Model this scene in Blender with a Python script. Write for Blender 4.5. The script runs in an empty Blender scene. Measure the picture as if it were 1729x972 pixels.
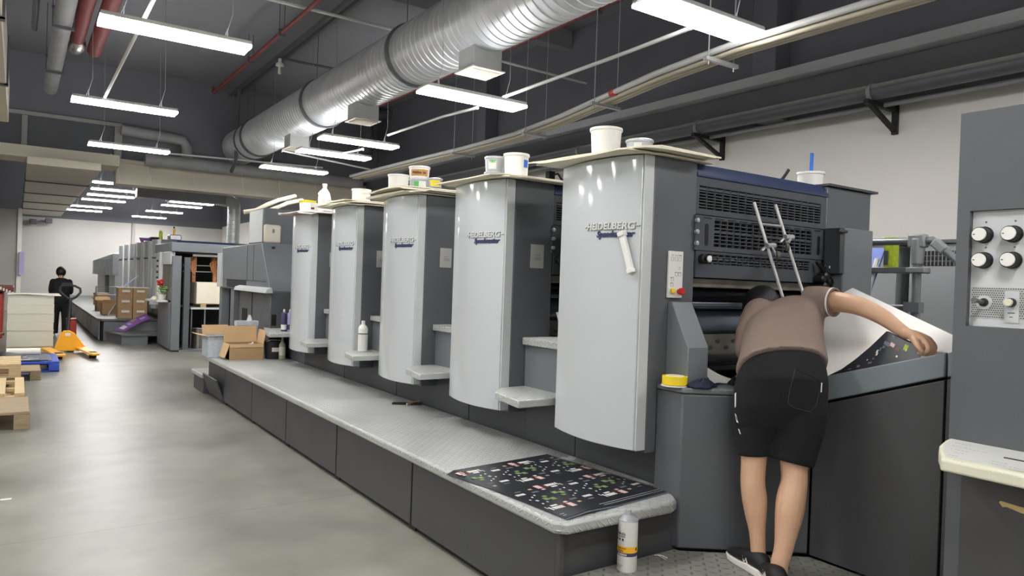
LAMP = 14.0; UP_FILL = 5.0; EXPO = 1.9
import bpy, bmesh, math, random
import numpy as np
from mathutils import Vector, Matrix
random.seed(7)
S = bpy.context.scene
COL = S.collection
PI = math.pi

# ------------------------------------------------------------------ camera
FPX = 1218.04
RW = np.array([[0.82417, 0.02406, 0.56584], [-0.56533, -0.02574, 0.82446], [0.03440, -0.99938, -0.00761]])
u_, s_, vt_ = np.linalg.svd(RW)
RW = u_ @ vt_                      # camera (right, down, forward) -> world (X across, Y along the press, Z up)
CAM = np.array([0.0, 0.0, 1.5])

def ray(px, py):
    return RW @ np.array([px - 864.5, py - 486.0, FPX])
def atX(px, py, x):
    r = ray(px, py); return CAM + r * (x / r[0])
def atY(px, py, y):
    r = ray(px, py); return CAM + r * (y / r[1])
def atZ(px, py, z):
    r = ray(px, py); return CAM + r * ((z - 1.5) / r[2])
def atD(px, py, d):
    return CAM + ray(px, py) * (d / FPX)

cd = bpy.data.cameras.new('camera')
cam = bpy.data.objects.new('camera', cd); COL.objects.link(cam)
cd.sensor_width = 36.0
cd.lens = 36.0 * FPX / 1729.0
cd.clip_start = 0.02; cd.clip_end = 200
M4 = Matrix.Identity(4)
for i in range(3):
    M4[i][0] = RW[i, 0]; M4[i][1] = -RW[i, 1]; M4[i][2] = -RW[i, 2]; M4[i][3] = CAM[i]
cam.matrix_world = M4
S.camera = cam

# ------------------------------------------------------------------ materials
def lin(c):
    c = c / 255.0
    return c / 12.92 if c <= 0.04045 else ((c + 0.055) / 1.055) ** 2.4
def rgb(c, k=1.0):
    return (lin(c[0]) * k, lin(c[1]) * k, lin(c[2]) * k, 1.0)
MATS = {}
def mat(name, c, rough=0.5, metal=0.0, var=0.0, vscale=6.0, bump=0.0, bscale=40.0, coat=0.0, emit=0.0, spec=0.5, stretch=(1, 1, 1), rvar=0.0, detail=4.0, alpha=1.0, trans=0.0):
    if name in MATS: return MATS[name]
    m = bpy.data.materials.new(name); m.use_nodes = True
    nt = m.node_tree; N = nt.nodes; L = nt.links
    b = N['Principled BSDF']
    b.inputs['Base Color'].default_value = rgb(c)
    b.inputs['Roughness'].default_value = rough
    b.inputs['Metallic'].default_value = metal
    b.inputs['Specular IOR Level'].default_value = spec
    b.inputs['Coat Weight'].default_value = coat
    b.inputs['Coat Roughness'].default_value = 0.07
    if trans: b.inputs['Transmission Weight'].default_value = trans
    if emit:
        b.inputs['Emission Color'].default_value = rgb(c)
        b.inputs['Emission Strength'].default_value = emit
    if var or bump or rvar:
        tc = N.new('ShaderNodeTexCoord'); mp = N.new('ShaderNodeMapping')
        mp.inputs['Scale'].default_value = stretch
        L.new(tc.outputs['Object'], mp.inputs['Vector'])
    if var or rvar:
        n = N.new('ShaderNodeTexNoise'); n.inputs['Scale'].default_value = vscale; n.inputs['Detail'].default_value = detail
        L.new(mp.outputs['Vector'], n.inputs['Vector'])
    if var:
        r = N.new('ShaderNodeValToRGB')
        r.color_ramp.elements[0].position = 0.3; r.color_ramp.elements[1].position = 0.7
        r.color_ramp.elements[0].color = rgb(c, 1 - var); r.color_ramp.elements[1].color = rgb(c, 1 + var)
        L.new(n.outputs['Fac'], r.inputs['Fac']); L.new(r.outputs['Color'], b.inputs['Base Color'])
    if rvar:
        mr = N.new('ShaderNodeMapRange')
        mr.inputs['From Min'].default_value = 0.3; mr.inputs['From Max'].default_value = 0.7
        mr.inputs['To Min'].default_value = max(0.02, rough - rvar); mr.inputs['To Max'].default_value = rough + rvar
        L.new(n.outputs['Fac'], mr.inputs['Value']); L.new(mr.outputs['Result'], b.inputs['Roughness'])
    if bump:
        n2 = N.new('ShaderNodeTexNoise'); n2.inputs['Scale'].default_value = bscale; n2.inputs['Detail'].default_value = 3
        L.new(mp.outputs['Vector'], n2.inputs['Vector'])
        bp = N.new('ShaderNodeBump'); bp.inputs['Strength'].default_value = bump; bp.inputs['Distance'].default_value = 0.01
        L.new(n2.outputs['Fac'], bp.inputs['Height']); L.new(bp.outputs['Normal'], b.inputs['Normal'])
    MATS[name] = m
    return m

def math_node(nt, op, a, b=None, clamp=False):
    n = nt.nodes.new('ShaderNodeMath'); n.operation = op; n.use_clamp = clamp
    for i, v in enumerate((a, b)):
        if v is None: continue
        if isinstance(v, (int, float)): n.inputs[i].default_value = v
        else: nt.links.new(v, n.inputs[i])
    return n.outputs[0]

def tread_plate(name, c, scale, rough, metal, strength=0.9, nubcol=None, var=0.15):
    """raised lozenges alternating +-45 degrees on steel or painted plate, on all faces"""
    m = bpy.data.materials.new(name); m.use_nodes = True
    nt = m.node_tree; N = nt.nodes; L = nt.links; b = N['Principled BSDF']
    tc = N.new('ShaderNodeTexCoord'); sp = N.new('ShaderNodeSeparateXYZ'); L.new(tc.outputs['Object'], sp.inputs[0])
    X = math_node(nt, 'MULTIPLY', math_node(nt, 'ADD', sp.outputs['X'], sp.outputs['Z']), scale)
    Y = math_node(nt, 'MULTIPLY', math_node(nt, 'ADD', sp.outputs['Y'], math_node(nt, 'MULTIPLY', sp.outputs['Z'], 0.31)), scale)
    fx = math_node(nt, 'SUBTRACT', math_node(nt, 'FRACT', X), 0.5)
    fy = math_node(nt, 'SUBTRACT', math_node(nt, 'FRACT', Y), 0.5)
    par = math_node(nt, 'MODULO', math_node(nt, 'ADD', math_node(nt, 'ADD', math_node(nt, 'FLOOR', X), math_node(nt, 'FLOOR', Y)), 2000.0), 2.0)
    sg = math_node(nt, 'SUBTRACT', math_node(nt, 'MULTIPLY', par, 2.0), 1.0)
    sy = math_node(nt, 'MULTIPLY', fy, sg)
    a = math_node(nt, 'MULTIPLY', math_node(nt, 'ADD', fx, sy), 0.7071)
    d = math_node(nt, 'MULTIPLY', math_node(nt, 'SUBTRACT', fx, sy), 0.7071)
    a2 = math_node(nt, 'POWER', math_node(nt, 'ABSOLUTE', math_node(nt, 'DIVIDE', a, 0.46)), 2.0)
    d2 = math_node(nt, 'POWER', math_node(nt, 'ABSOLUTE', math_node(nt, 'DIVIDE', d, 0.15)), 2.0)
    h = math_node(nt, 'SUBTRACT', 1.0, math_node(nt, 'ADD', a2, d2), clamp=True)
    bp = N.new('ShaderNodeBump'); bp.inputs['Strength'].default_value = strength; bp.inputs['Distance'].default_value = 0.006
    L.new(h, bp.inputs['Height']); L.new(bp.outputs['Normal'], b.inputs['Normal'])
    no = N.new('ShaderNodeTexNoise'); no.inputs['Scale'].default_value = 3.0; no.inputs['Detail'].default_value = 5
    L.new(tc.outputs['Object'], no.inputs['Vector'])
    r = N.new('ShaderNodeValToRGB'); r.color_ramp.elements[0].position = 0.3; r.color_ramp.elements[1].position = 0.7
    r.color_ramp.elements[0].color = rgb(c, 1 - var); r.color_ramp.elements[1].color = rgb(c, 1 + var)
    L.new(no.outputs['Fac'], r.inputs['Fac'])
    mx = N.new('ShaderNodeMixRGB'); L.new(r.outputs['Color'], mx.inputs[1])
    mx.inputs[2].default_value = rgb(nubcol or c, 1.5 if nubcol is None else 1.0)
    L.new(math_node(nt, 'MULTIPLY', h, 1.0, clamp=True), mx.inputs[0])
    L.new(mx.outputs[0], b.inputs['Base Color'])
    b.inputs['Roughness'].default_value = rough; b.inputs['Metallic'].default_value = metal
    MATS[name] = m
    return m

def floor_material():
    m = bpy.data.materials.new('polished concrete'); m.use_nodes = True
    nt = m.node_tree; N = nt.nodes; L = nt.links; b = N['Principled BSDF']
    tc = N.new('ShaderNodeTexCoord')
    n1 = N.new('ShaderNodeTexNoise'); n1.inputs['Scale'].default_value = 0.7; n1.inputs['Detail'].default_value = 9; n1.inputs['Roughness'].default_value = 0.55
    n2 = N.new('ShaderNodeTexNoise'); n2.inputs['Scale'].default_value = 3.2; n2.inputs['Detail'].default_value = 8; n2.inputs['Distortion'].default_value = 0.2
    n3 = N.new('ShaderNodeTexNoise'); n3.inputs['Scale'].default_value = 120; n3.inputs['Detail'].default_value = 2
    for n in (n1, n2, n3): L.new(tc.outputs['Object'], n.inputs['Vector'])
    r1 = N.new('ShaderNodeValToRGB'); e = r1.color_ramp.elements
    e[0].position = 0.28; e[0].color = rgb((108, 107, 98)); e[1].position = 0.66; e[1].color = rgb((150, 149, 139))
    L.new(n1.outputs['Fac'], r1.inputs['Fac'])
    r2 = N.new('ShaderNodeValToRGB'); e = r2.color_ramp.elements
    e[0].position = 0.28; e[0].color = (0.74, 0.74, 0.73, 1); e[1].position = 0.70; e[1].color = (1, 1, 1, 1)
    L.new(n2.outputs['Fac'], r2.inputs['Fac'])
    mu = N.new('ShaderNodeMixRGB'); mu.blend_type = 'MULTIPLY'; mu.inputs[0].default_value = 0.8
    L.new(r1.outputs['Color'], mu.inputs[1]); L.new(r2.outputs['Color'], mu.inputs[2])
    # saw-cut joints and a few hairline cracks
    sp = N.new('ShaderNodeSeparateXYZ'); L.new(tc.outputs['Object'], sp.inputs[0])
    jy = math_node(nt, 'ABSOLUTE', math_node(nt, 'SUBTRACT', math_node(nt, 'FRACT', math_node(nt, 'DIVIDE', math_node(nt, 'ADD', sp.outputs['Y'], 22.3), 6.0)), 0.5))
    jx = math_node(nt, 'ABSOLUTE', math_node(nt, 'SUBTRACT', math_node(nt, 'FRACT', math_node(nt, 'DIVIDE', math_node(nt, 'ADD', sp.outputs['X'], 28.6), 6.0)), 0.5))
    j = math_node(nt, 'MINIMUM', jy, jx)
    line = math_node(nt, 'SUBTRACT', 1.0, math_node(nt, 'DIVIDE', j, 0.0012), clamp=True)
    vo = N.new('ShaderNodeTexVoronoi'); vo.feature = 'DISTANCE_TO_EDGE'; vo.inputs['Scale'].default_value = 0.22
    wv = N.new('ShaderNodeMixRGB'); wv.blend_type = 'ADD'; wv.inputs[0].default_value = 0.35
    L.new(tc.outputs['Object'], wv.inputs[1]); L.new(n2.outputs['Color'], wv.inputs[2]); L.new(wv.outputs[0], vo.inputs['Vector'])
    crack = math_node(nt, 'MULTIPLY', math_node(nt, 'SUBTRACT', 1.0, math_node(nt, 'DIVIDE', vo.outputs['Distance'], 0.004), clamp=True), math_node(nt, 'GREATER_THAN', n1.outputs['Fac'], 0.5))
    ln = math_node(nt, 'MAXIMUM', math_node(nt, 'MULTIPLY', line, 0.6), math_node(nt, 'MULTIPLY', crack, 0.10))
    mj = N.new('ShaderNodeMixRGB'); L.new(ln, mj.inputs[0]); L.new(mu.outputs[0], mj.inputs[1]); mj.inputs[2].default_value = rgb((80, 78, 72))
    L.new(mj.outputs[0], b.inputs['Base Color'])
    mr = N.new('ShaderNodeMapRange'); mr.inputs['From Min'].default_value = 0.3; mr.inputs['From Max'].default_value = 0.7
    mr.inputs['To Min'].default_value = 0.31; mr.inputs['To Max'].default_value = 0.41
    L.new(n1.outputs['Fac'], mr.inputs['Value']); L.new(mr.outputs['Result'], b.inputs['Roughness'])
    bp = N.new('ShaderNodeBump'); bp.inputs['Strength'].default_value = 0.08; bp.inputs['Distance'].default_value = 0.004
    L.new(n3.outputs['Fac'], bp.inputs['Height']); L.new(bp.outputs['Normal'], b.inputs['Normal'])
    b.inputs['Specular IOR Level'].default_value = 0.45
    return m

mat('cover grey', (190, 196, 199), 0.32, var=0.012, vscale=1.5, coat=0.8)
mat('cover edge grey', (192, 196, 196), 0.4, var=0.03)
mat('machine dark', (88, 91, 95), 0.42, var=0.07, vscale=2.2, rvar=0.08)
mat('machine darker', (66, 68, 72), 0.45, var=0.08, vscale=2.5, rvar=0.08)
mat('skirt dark', (70, 70, 72), 0.5, var=0.10, vscale=2.0, rvar=0.06)
mat('machine mid', (112, 117, 121), 0.4, var=0.05, vscale=2.5)
mat('band grey', (122, 130, 135), 0.38, var=0.04, vscale=2.5)
mat('guard grey', (70, 74, 80), 0.4, var=0.06, vscale=4)
mat('black', (14, 14, 16), 0.5)
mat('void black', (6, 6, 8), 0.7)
mat('rubber', (24, 24, 26), 0.6)
mat('bar blue', (50, 62, 94), 0.35, var=0.12, vscale=9, detail=6)
mat('roller steel', (150, 148, 142), 0.32, metal=0.9, var=0.12, vscale=5, stretch=(0.3, 2, 2))
mat('dirty steel', (128, 124, 114), 0.45, metal=0.5, var=0.25, vscale=8, detail=6)
mat('plate steel', (120, 128, 142), 0.28, metal=0.7, var=0.15, vscale=4)
mat('chrome', (240, 240, 238), 0.25, metal=0.25)
mat('sheet white', (242, 240, 234), 0.7)
mat('steel', (186, 188, 190), 0.35, metal=0.5)
mat('white plastic', (232, 231, 226), 0.4, var=0.02)
mat('white panel', (222, 222, 216), 0.45, var=0.02)
mat('letter silver', (205, 207, 207), 0.35)
mat('letter navy', (42, 48, 86), 0.4)
mat('paper', (226, 222, 214), 0.85, var=0.03)
mat('notice grey', (168, 168, 164), 0.5, var=0.03)
mat('ink black', (34, 34, 38), 0.6)
mat('ink grey', (120, 120, 120), 0.6)
mat('red', (196, 44, 40), 0.35)
mat('yellow', (238, 208, 40), 0.4)
mat('green', (82, 176, 92), 0.5)
mat('blue', (52, 118, 214), 0.4)
mat('board cream', (228, 222, 202), 0.8, var=0.03, vscale=8)
mat('board edge', (206, 196, 168), 0.85)
mat('cardboard', (172, 141, 103), 0.8, var=0.05, vscale=9, stretch=(1, 1, 6))
mat('cardboard inner', (206, 172, 128), 0.85, var=0.04)
mat('tin', (186, 190, 194), 0.3, metal=0.55, var=0.04)
mat('galvanised', (202, 205, 207), 0.36, metal=0.45, var=0.10, vscale=3.5, detail=6, rvar=0.06)
mat('galvanised box', (190, 192, 190), 0.5, metal=0.3, var=0.06)
mat('duct beige', (204, 198, 182), 0.6, var=0.05, vscale=1.5)
mat('pipe cream', (206, 198, 176), 0.5, var=0.015)
mat('pipe white', (214, 214, 212), 0.45)
mat('ceiling paint', (132, 133, 138), 0.8, var=0.06, vscale=0.8)
mat('dark paint', (112, 112, 119), 0.75, var=0.06, vscale=0.8)
mat('beam paint', (186, 188, 192), 0.6, var=0.1, vscale=1.2)
mat('pipe dark', (92, 94, 99), 0.45, var=0.08)
mat('pipe grey', (146, 147, 148), 0.55, var=0.12, vscale=3)
mat('pipe red', (126, 56, 54), 0.55, var=0.2, vscale=8)
mat('wall white', (234, 231, 225), 0.75, var=0.025, vscale=1.2)
mat('wall pale', (204, 202, 198), 0.75, var=0.025, vscale=1.2)
mat('wall grey', (176, 173, 168), 0.8, var=0.04, vscale=1.0)
mat('window pane', (98, 100, 104), 0.12)
mat('frame grey', (150, 150, 148), 0.5)
mat('wire', (150, 150, 150), 0.5)
mat('lamp housing', (190, 190, 188), 0.5)
mat('added uplight', (250, 251, 255), 0.5, emit=UP_FILL)
mat('lamp', (254, 252, 250), 0.5, emit=LAMP if 'LAMP' in globals() else 14.0)
mat('skin', (198, 158, 128), 0.5, var=0.05, vscale=14, bump=0.04, bscale=160)
mat('hair', (16, 15, 16), 0.45, bump=0.4, bscale=220, stretch=(1, 1, 0.3))
mat('shirt brown', (124, 107, 97), 0.9, var=0.03, vscale=30, bump=0.35, bscale=9)
mat('trim white', (226, 224, 220), 0.8)
mat('shorts black', (13, 14, 17), 0.95, var=0.08, vscale=10, bump=0.12, bscale=300)
mat('cloth black', (22, 23, 27), 0.85, var=0.1, vscale=8)
mat('cloth navy', (32, 34, 58), 0.9, var=0.15, vscale=20, bump=0.3, bscale=60)
mat('shoe black', (20, 20, 22), 0.6)
mat('sole white', (224, 220, 212), 0.6)
mat('print black', (40, 43, 49), 0.27, var=0.25, vscale=5)
mat('print white', (226, 224, 220), 0.4)
mat('print pink', (214, 180, 176), 0.4)
mat('print brown', (92, 46, 40), 0.4)
mat('print green', (120, 142, 86), 0.4)
mat('print grey', (92, 98, 108), 0.4)
mat('print skin', (176, 150, 120), 0.4)
mat('wood', (196, 172, 132), 0.75, var=0.10, vscale=7, stretch=(1, 8, 8), detail=5)
mat('wood old', (150, 132, 106), 0.8, var=0.15, vscale=7, stretch=(1, 8, 8), detail=5)
mat('jack yellow', (236, 168, 36), 0.4, var=0.05)
mat('pallet blue', (44, 72, 172), 0.45, var=0.06)
mat('stack paper', (196, 194, 180), 0.9, var=0.03, vscale=60, stretch=(0.05, 0.05, 6))
mat('stack line', (204, 202, 188), 0.9)
mat('red machine', (178, 60, 52), 0.45, var=0.08)
mat('purple', (142, 96, 172), 0.35, var=0.2, vscale=6)
mat('lilac', (176, 168, 214), 0.6)
mat('print pale', (186, 196, 206), 0.6, var=0.12, vscale=18)
mat('copper', (206, 142, 92), 0.4, metal=0.3, var=0.15)
mat('leaf', (122, 168, 96), 0.6)
mat('bottle green', (178, 184, 150), 0.4)
mat('lime', (168, 186, 46), 0.5, var=0.2, vscale=30)
mat('console cream', (216, 214, 192), 0.4)
mat('console top', (206, 207, 202), 0.4)
mat('panel silver', (198, 201, 204), 0.4, var=0.02)
mat('perforated', (178, 181, 180), 0.5)
mat('olive grey', (96, 98, 90), 0.4)
mat('wood bare', (196, 170, 116), 0.8, var=0.12, vscale=14)
mat('tape orange', (240, 178, 40), 0.4)
mat('label violet', (58, 54, 94), 0.45)
mat('brown label', (196, 148, 92), 0.5)
mat('foil', (190, 190, 188), 0.25, metal=0.9, bump=0.9, bscale=30)
mat('cabinet grey', (142, 145, 147), 0.45, var=0.05, vscale=2)
mat('rail grey', (132, 135, 138), 0.35, metal=0.3)
mat('board blue', (70, 104, 196), 0.5)
TREAD = tread_plate('tread plate steel', (178, 180, 178), 30.0, 0.42, 0.15, strength=1.0, var=.08)
TREADP = tread_plate('tread plate worn', (146, 146, 138), 22.0, 0.5, 0.25, strength=0.6, nubcol=(112, 112, 106), var=0.12)
TREADD = tread_plate('tread plate dark', (104, 106, 104), 30.0, 0.5, 0.2, strength=0.5)
MATS['floor'] = floor_material()
def mm(x): return MATS[x] if isinstance(x, str) else x

# ------------------------------------------------------------------ mesh builder
class MB:
    def __init__(s): s.v = []; s.f = []; s.m = []
    def add(s, vs, fs, mi=0):
        o = len(s.v); s.v += [tuple(map(float, v)) for v in vs]
        for f in fs: s.f.append([i + o for i in f]); s.m.append(mi)
        return s
    def box(s, x0, x1, y0, y1, z0, z1, mi=0):
        vs = [(x, y, z) for x in (x0, x1) for y in (y0, y1) for z in (z0, z1)]
        return s.add(vs, [(0, 1, 3, 2), (4, 6, 7, 5), (0, 4, 5, 1), (2, 3, 7, 6), (0, 2, 6, 4), (1, 5, 7, 3)], mi)
    def obox(s, c, ax, ay, az, hx, hy, hz, mi=0):
        c = np.array(c, float); ax = np.array(ax, float); ay = np.array(ay, float); az = np.array(az, float)
        ax /= np.linalg.norm(ax); ay /= np.linalg.norm(ay); az /= np.linalg.norm(az)
        vs = [c + ax * hx * i + ay * hy * j + az * hz * k for i in (-1, 1) for j in (-1, 1) for k in (-1, 1)]
        return s.add(vs, [(0, 1, 3, 2), (4, 6, 7, 5), (0, 4, 5, 1), (2, 3, 7, 6), (0, 2, 6, 4), (1, 5, 7, 3)], mi)
    def prism(s, pts, axis, a, b, mi=0):
        n = len(pts)
        def P(p, t):
            return {'x': (t, p[0], p[1]), 'y': (p[0], t, p[1]), 'z': (p[0], p[1], t)}[axis]
        vs = [P(p, a) for p in pts] + [P(p, b) for p in pts]
        fs = [tuple(range(n))[::-1], tuple(range(n, 2 * n))] + [(i, (i + 1) % n, n + (i + 1) % n, n + i) for i in range(n)]
        return s.add(vs, fs, mi)
    def tube(s, pts, r, n=10, mi=0, caps=True, flat=1.0):
        pts = [np.array(p, float) for p in pts]; k = len(pts)
        rs = [r] * k if isinstance(r, (int, float)) else list(r)
        vs = []; up = None
        for i in range(k):
            t = pts[min(i + 1, k - 1)] - pts[max(i - 1, 0)]; t /= np.linalg.norm(t) + 1e-12
            if up is None:
                up = np.array([0, 0, 1.0]) if abs(t[2]) < 0.9 else np.array([1.0, 0, 0])
            a = up - t * (up @ t); a /= np.linalg.norm(a) + 1e-12; up = a
            b = np.cross(t, a)
            for j in range(n):
                th = 2 * PI * j / n
                vs.append(pts[i] + rs[i] * (a * math.cos(th) * flat + b * math.sin(th)))
        fs = [(i * n + j, i * n + (j + 1) % n, (i + 1) * n + (j + 1) % n, (i + 1) * n + j) for i in range(k - 1) for j in range(n)]
        if caps: fs += [tuple(range(n))[::-1], tuple(range((k - 1) * n, k * n))]
        return s.add(vs, fs, mi)
    def lathe(s, prof, c=(0, 0, 0), n=24, mi=0, axis=(0, 0, 1), mis=None):
        ax = np.array(axis, float); ax /= np.linalg.norm(ax)
        h = np.array([0, 0, 1.0]) if abs(ax[2]) < 0.9 else np.array([1.0, 0, 0])
        a = h - ax * (h @ ax); a /= np.linalg.norm(a); b = np.cross(ax, a); c = np.array(c, float)
        vs = []
        for (r, z) in prof:
            for j in range(n):
                th = 2 * PI * j / n
                vs.append(c + ax * z + max(r, 1e-5) * (a * math.cos(th) + b * math.sin(th)))
        k = len(prof)
        o = len(s.v); s.v += [tuple(v) for v in vs]
        for i in range(k - 1):
            for j in range(n):
                s.f.append([o + i * n + j, o + i * n + (j + 1) % n, o + (i + 1) * n + (j + 1) % n, o + (i + 1) * n + j])
                s.m.append(mis[i] if mis else mi)
        if prof[0][0] > 1e-4: s.f.append([o + j for j in range(n)][::-1]); s.m.append(mis[0] if mis else mi)
        if prof[-1][0] > 1e-4: s.f.append([o + (k - 1) * n + j for j in range(n)]); s.m.append(mis[-1] if mis else mi)
        return s
    def loft(s, rings, mi=0, caps=True):
        n = len(rings[0]); k = len(rings)
        vs = [v for r in rings for v in r]
        fs = [(i * n + j, i * n + (j + 1) % n, (i + 1) * n + (j + 1) % n, (i + 1) * n + j) for i in range(k - 1) for j in range(n)]
        if caps: fs += [tuple(range(n))[::-1], tuple(range((k - 1) * n, k * n))]
        return s.add(vs, fs, mi)
    def sheet(s, fn, nu, nv, t=0.002, mi=0, mi2=None):
        """a thin sheet with real thickness; fn(u, v) -> point"""
        P = [[np.array(fn(i / nu, j / nv), float) for j in range(nv + 1)] for i in range(nu + 1)]
        vs = []
        for sgn in (1, -1):
            for i in range(nu + 1):
                for j in range(nv + 1):
                    du = P[min(i + 1, nu)][j] - P[max(i - 1, 0)][j]; dv = P[i][min(j + 1, nv)] - P[i][max(j - 1, 0)]
                    n = np.cross(du, dv); n /= np.linalg.norm(n) + 1e-12
                    vs.append(P[i][j] + n * t * 0.5 * sgn)
        W = nv + 1; o2 = (nu + 1) * W
        top = [(i * W + j, (i + 1) * W + j, (i + 1) * W + j + 1, i * W + j + 1) for i in range(nu) for j in range(nv)]
        bot = [tuple(o2 + q for q in f[::-1]) for f in top]
        rim = [i * W for i in range(nu + 1)] + [nu * W + j for j in range(1, nv + 1)] + [i * W + nv for i in range(nu - 1, -1, -1)] + [j for j in range(nv - 1, 0, -1)]
        side = [(rim[q], rim[(q + 1) % len(rim)], rim[(q + 1) % len(rim)] + o2, rim[q] + o2) for q in range(len(rim))]
        o = len(s.v); s.v += [tuple(v) for v in vs]
        for fs, m_ in ((top, mi), (bot, mi if mi2 is None else mi2), (side, mi)):
            for f in fs: s.f.append([q + o for q in f]); s.m.append(m_)
        return s
    def ellipsoid(s, c, rx, ry, rz, R=None, nu=16, nv=10, mi=0):
        c = np.array(c, float); vs = []; R = np.eye(3) if R is None else np.array(R, float)
        for i in range(nv + 1):
            ph = PI * i / nv
            for j in range(nu):
                th = 2 * PI * j / nu
                vs.append(c + R @ np.array([rx * math.sin(ph) * math.cos(th), ry * math.sin(ph) * math.sin(th), rz * math.cos(ph)]))
        fs = [(i * nu + j, (i + 1) * nu + j, (i + 1) * nu + (j + 1) % nu, i * nu + (j + 1) % nu) for i in range(nv) for j in range(nu)]
        return s.add(vs, fs, mi)
    def merge(s, o, off=0):
        k = len(s.v); s.v += o.v; s.f += [[i + k for i in f] for f in o.f]; s.m += [q + off for q in o.m]; return s
    def quad(s, p, mi=0):
        return s.add(p, [(0, 1, 2, 3)], mi)
    def build(s, name, mats, parent=None, bevel=0.0, seg=2, angle=38, weld=True, remesh=0.0, smooth=0, subsurf=0):
        off = np.zeros(3); p = parent
        while p is not None: off = off + np.array(p.location); p = p.parent
        me = bpy.data.meshes.new(name)
        bm = bmesh.new()
        bv = [bm.verts.new(np.array(v) - off) for v in s.v]
        for f, mi in zip(s.f, s.m):
            try:
                bf = bm.faces.new([bv[i] for i in f]); bf.material_index = mi
            except ValueError: pass
        if weld: bmesh.ops.remove_doubles(bm, verts=bm.verts[:], dist=1e-5)
        bmesh.ops.recalc_face_normals(bm, faces=bm.faces[:])
        for f in bm.faces: f.smooth = True
        if not (remesh or subsurf):
            ca = math.radians(angle)
            for e in bm.edges:
                if len(e.link_faces) == 2:
                    if e.calc_face_angle(0) > ca: e.smooth = False
                else: e.smooth = False
        bm.to_mesh(me); bm.free()
        for m_ in (mats if isinstance(mats, (list, tuple)) else [mats]): me.materials.append(mm(m_))
        o = bpy.data.objects.new(name, me); COL.objects.link(o)
        if parent is not None: o.parent = parent
        if remesh:
            r = o.modifiers.new('remesh', 'REMESH'); r.mode = 'VOXEL'; r.voxel_size = remesh; r.use_smooth_shade = True
            if smooth:
                q = o.modifiers.new('smooth', 'SMOOTH'); q.factor = 0.5; q.iterations = smooth
        if subsurf:
            q = o.modifiers.new('subdivision', 'SUBSURF'); q.levels = subsurf; q.render_levels = subsurf
        if bevel:
            b = o.modifiers.new('bevel', 'BEVEL'); b.width = bevel; b.segments = seg; b.limit_method = 'ANGLE'; b.angle_limit = math.radians(50)
        return o

def thing(name, label, cat, loc=(0, 0, 0), group=None):
    o = bpy.data.objects.new(name, None); COL.objects.link(o); o.location = [float(q) for q in loc]; o.empty_display_size = 0.1
    o['label'] = label; o['category'] = cat
    if group: o['group'] = group
    return o
def tag(o, label, cat, group=None, kind=None):
    o['label'] = label; o['category'] = cat
    if group: o['group'] = group
    if kind: o['kind'] = kind
    return o
def struct(o):
    o['kind'] = 'structure'; return o
def copy_tree(o, parent=None):
    c = o.copy(); COL.objects.link(c)
    if parent is not None: c.parent = parent
    for ch in list(o.children): copy_tree(ch, c)
    return c
def dup(o, loc, label=None, rz=None):
    c = copy_tree(o); c.location = [float(q) for q in loc]
    if rz is not None: c.rotation_euler = (0, 0, rz)
    if label: c['label'] = label
    return c
def at_origin(o, loc):
    """single-mesh thing: move the object's origin to loc without moving the mesh"""
    loc = Vector([float(q) for q in loc]); o.data.transform(Matrix.Translation(-loc)); o.location = loc; return o

def text_geo(txt, size, extrude=0.0015, shear=0.0, bold=0.0, width=None):
    cu = bpy.data.curves.new('txt', 'FONT'); cu.body = txt; cu.size = size; cu.extrude = extrude; cu.shear = shear; cu.offset = bold; cu.resolution_u = 3
    ob = bpy.data.objects.new('txt', cu); COL.objects.link(ob)
    bpy.context.view_layer.update()
    dg = bpy.context.evaluated_depsgraph_get(); ev = ob.evaluated_get(dg); me = ev.to_mesh()
    vs = [np.array(v.co) for v in me.vertices]; fs = [tuple(p.vertices) for p in me.polygons]
    ev.to_mesh_clear(); bpy.data.objects.remove(ob); bpy.data.curves.remove(cu)
    if width and vs:
        x0 = min(v[0] for v in vs); x1 = max(v[0] for v in vs)
        vs = [np.array([(v[0] - x0) * width / (x1 - x0), v[1], v[2]]) for v in vs]
    return vs, fs
# ================================================================== ROOM
XL, XR, YN, YB, ZC = -9.0, 7.4, -5.0, 33.5, 5.65
struct(MB().box(XL - .2, XR + .2, YN - .2, YB + .2, -.2, 0).build('floor', 'floor'))
struct(MB().box(XL - .2, XR + .2, YN - .2, YB + .2, ZC, ZC + .2).build('ceiling', 'ceiling paint'))
struct(MB().box(XR, XR + .2, YN, YB, 0, 3.5, 0).box(XR, XR + .2, YN, YB, 3.5, ZC, 1).build('wall_right', ['wall white', 'dark paint']))
struct(MB().box(XL, XR, YB, YB + .2, 0, 3.4, 0).box(XL, XR, YB, YB + .2, 3.4, ZC, 1).build('wall_back', ['wall pale', 'dark paint']))
struct(MB().box(XL - .2, XL, YN, YB, 0, 3.4, 0).box(XL - .2, XL, YN, YB, 3.4, ZC, 1).build('wall_left', ['wall white', 'dark paint']))
struct(MB().box(XL, XR, YN - .2, YN, 0, ZC).build('wall_front', 'wall white'))
# lower grey return wall at the far left with a white corner post
struct(MB().box(XL, 0.0, 29.0, 29.2, 0, 3.35, 0).box(-.02, .10, 28.95, 29.25, 0, 3.4, 1).build('wall_inner', ['wall grey', 'wall white']))
# header wall over the passage between the two halls, and its lintel
struct(MB().box(XL, XR, 17.0, 17.3, 3.72, ZC).build('wall_header', 'dark paint', bevel=0))
struct(MB().box(1.62, XR, 16.85, 17.35, 3.25, 3.72).box(1.62, XR, 16.8, 16.9, 3.68, 3.76).build('beam_lintel', 'duct beige', bevel=.01))
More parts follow.
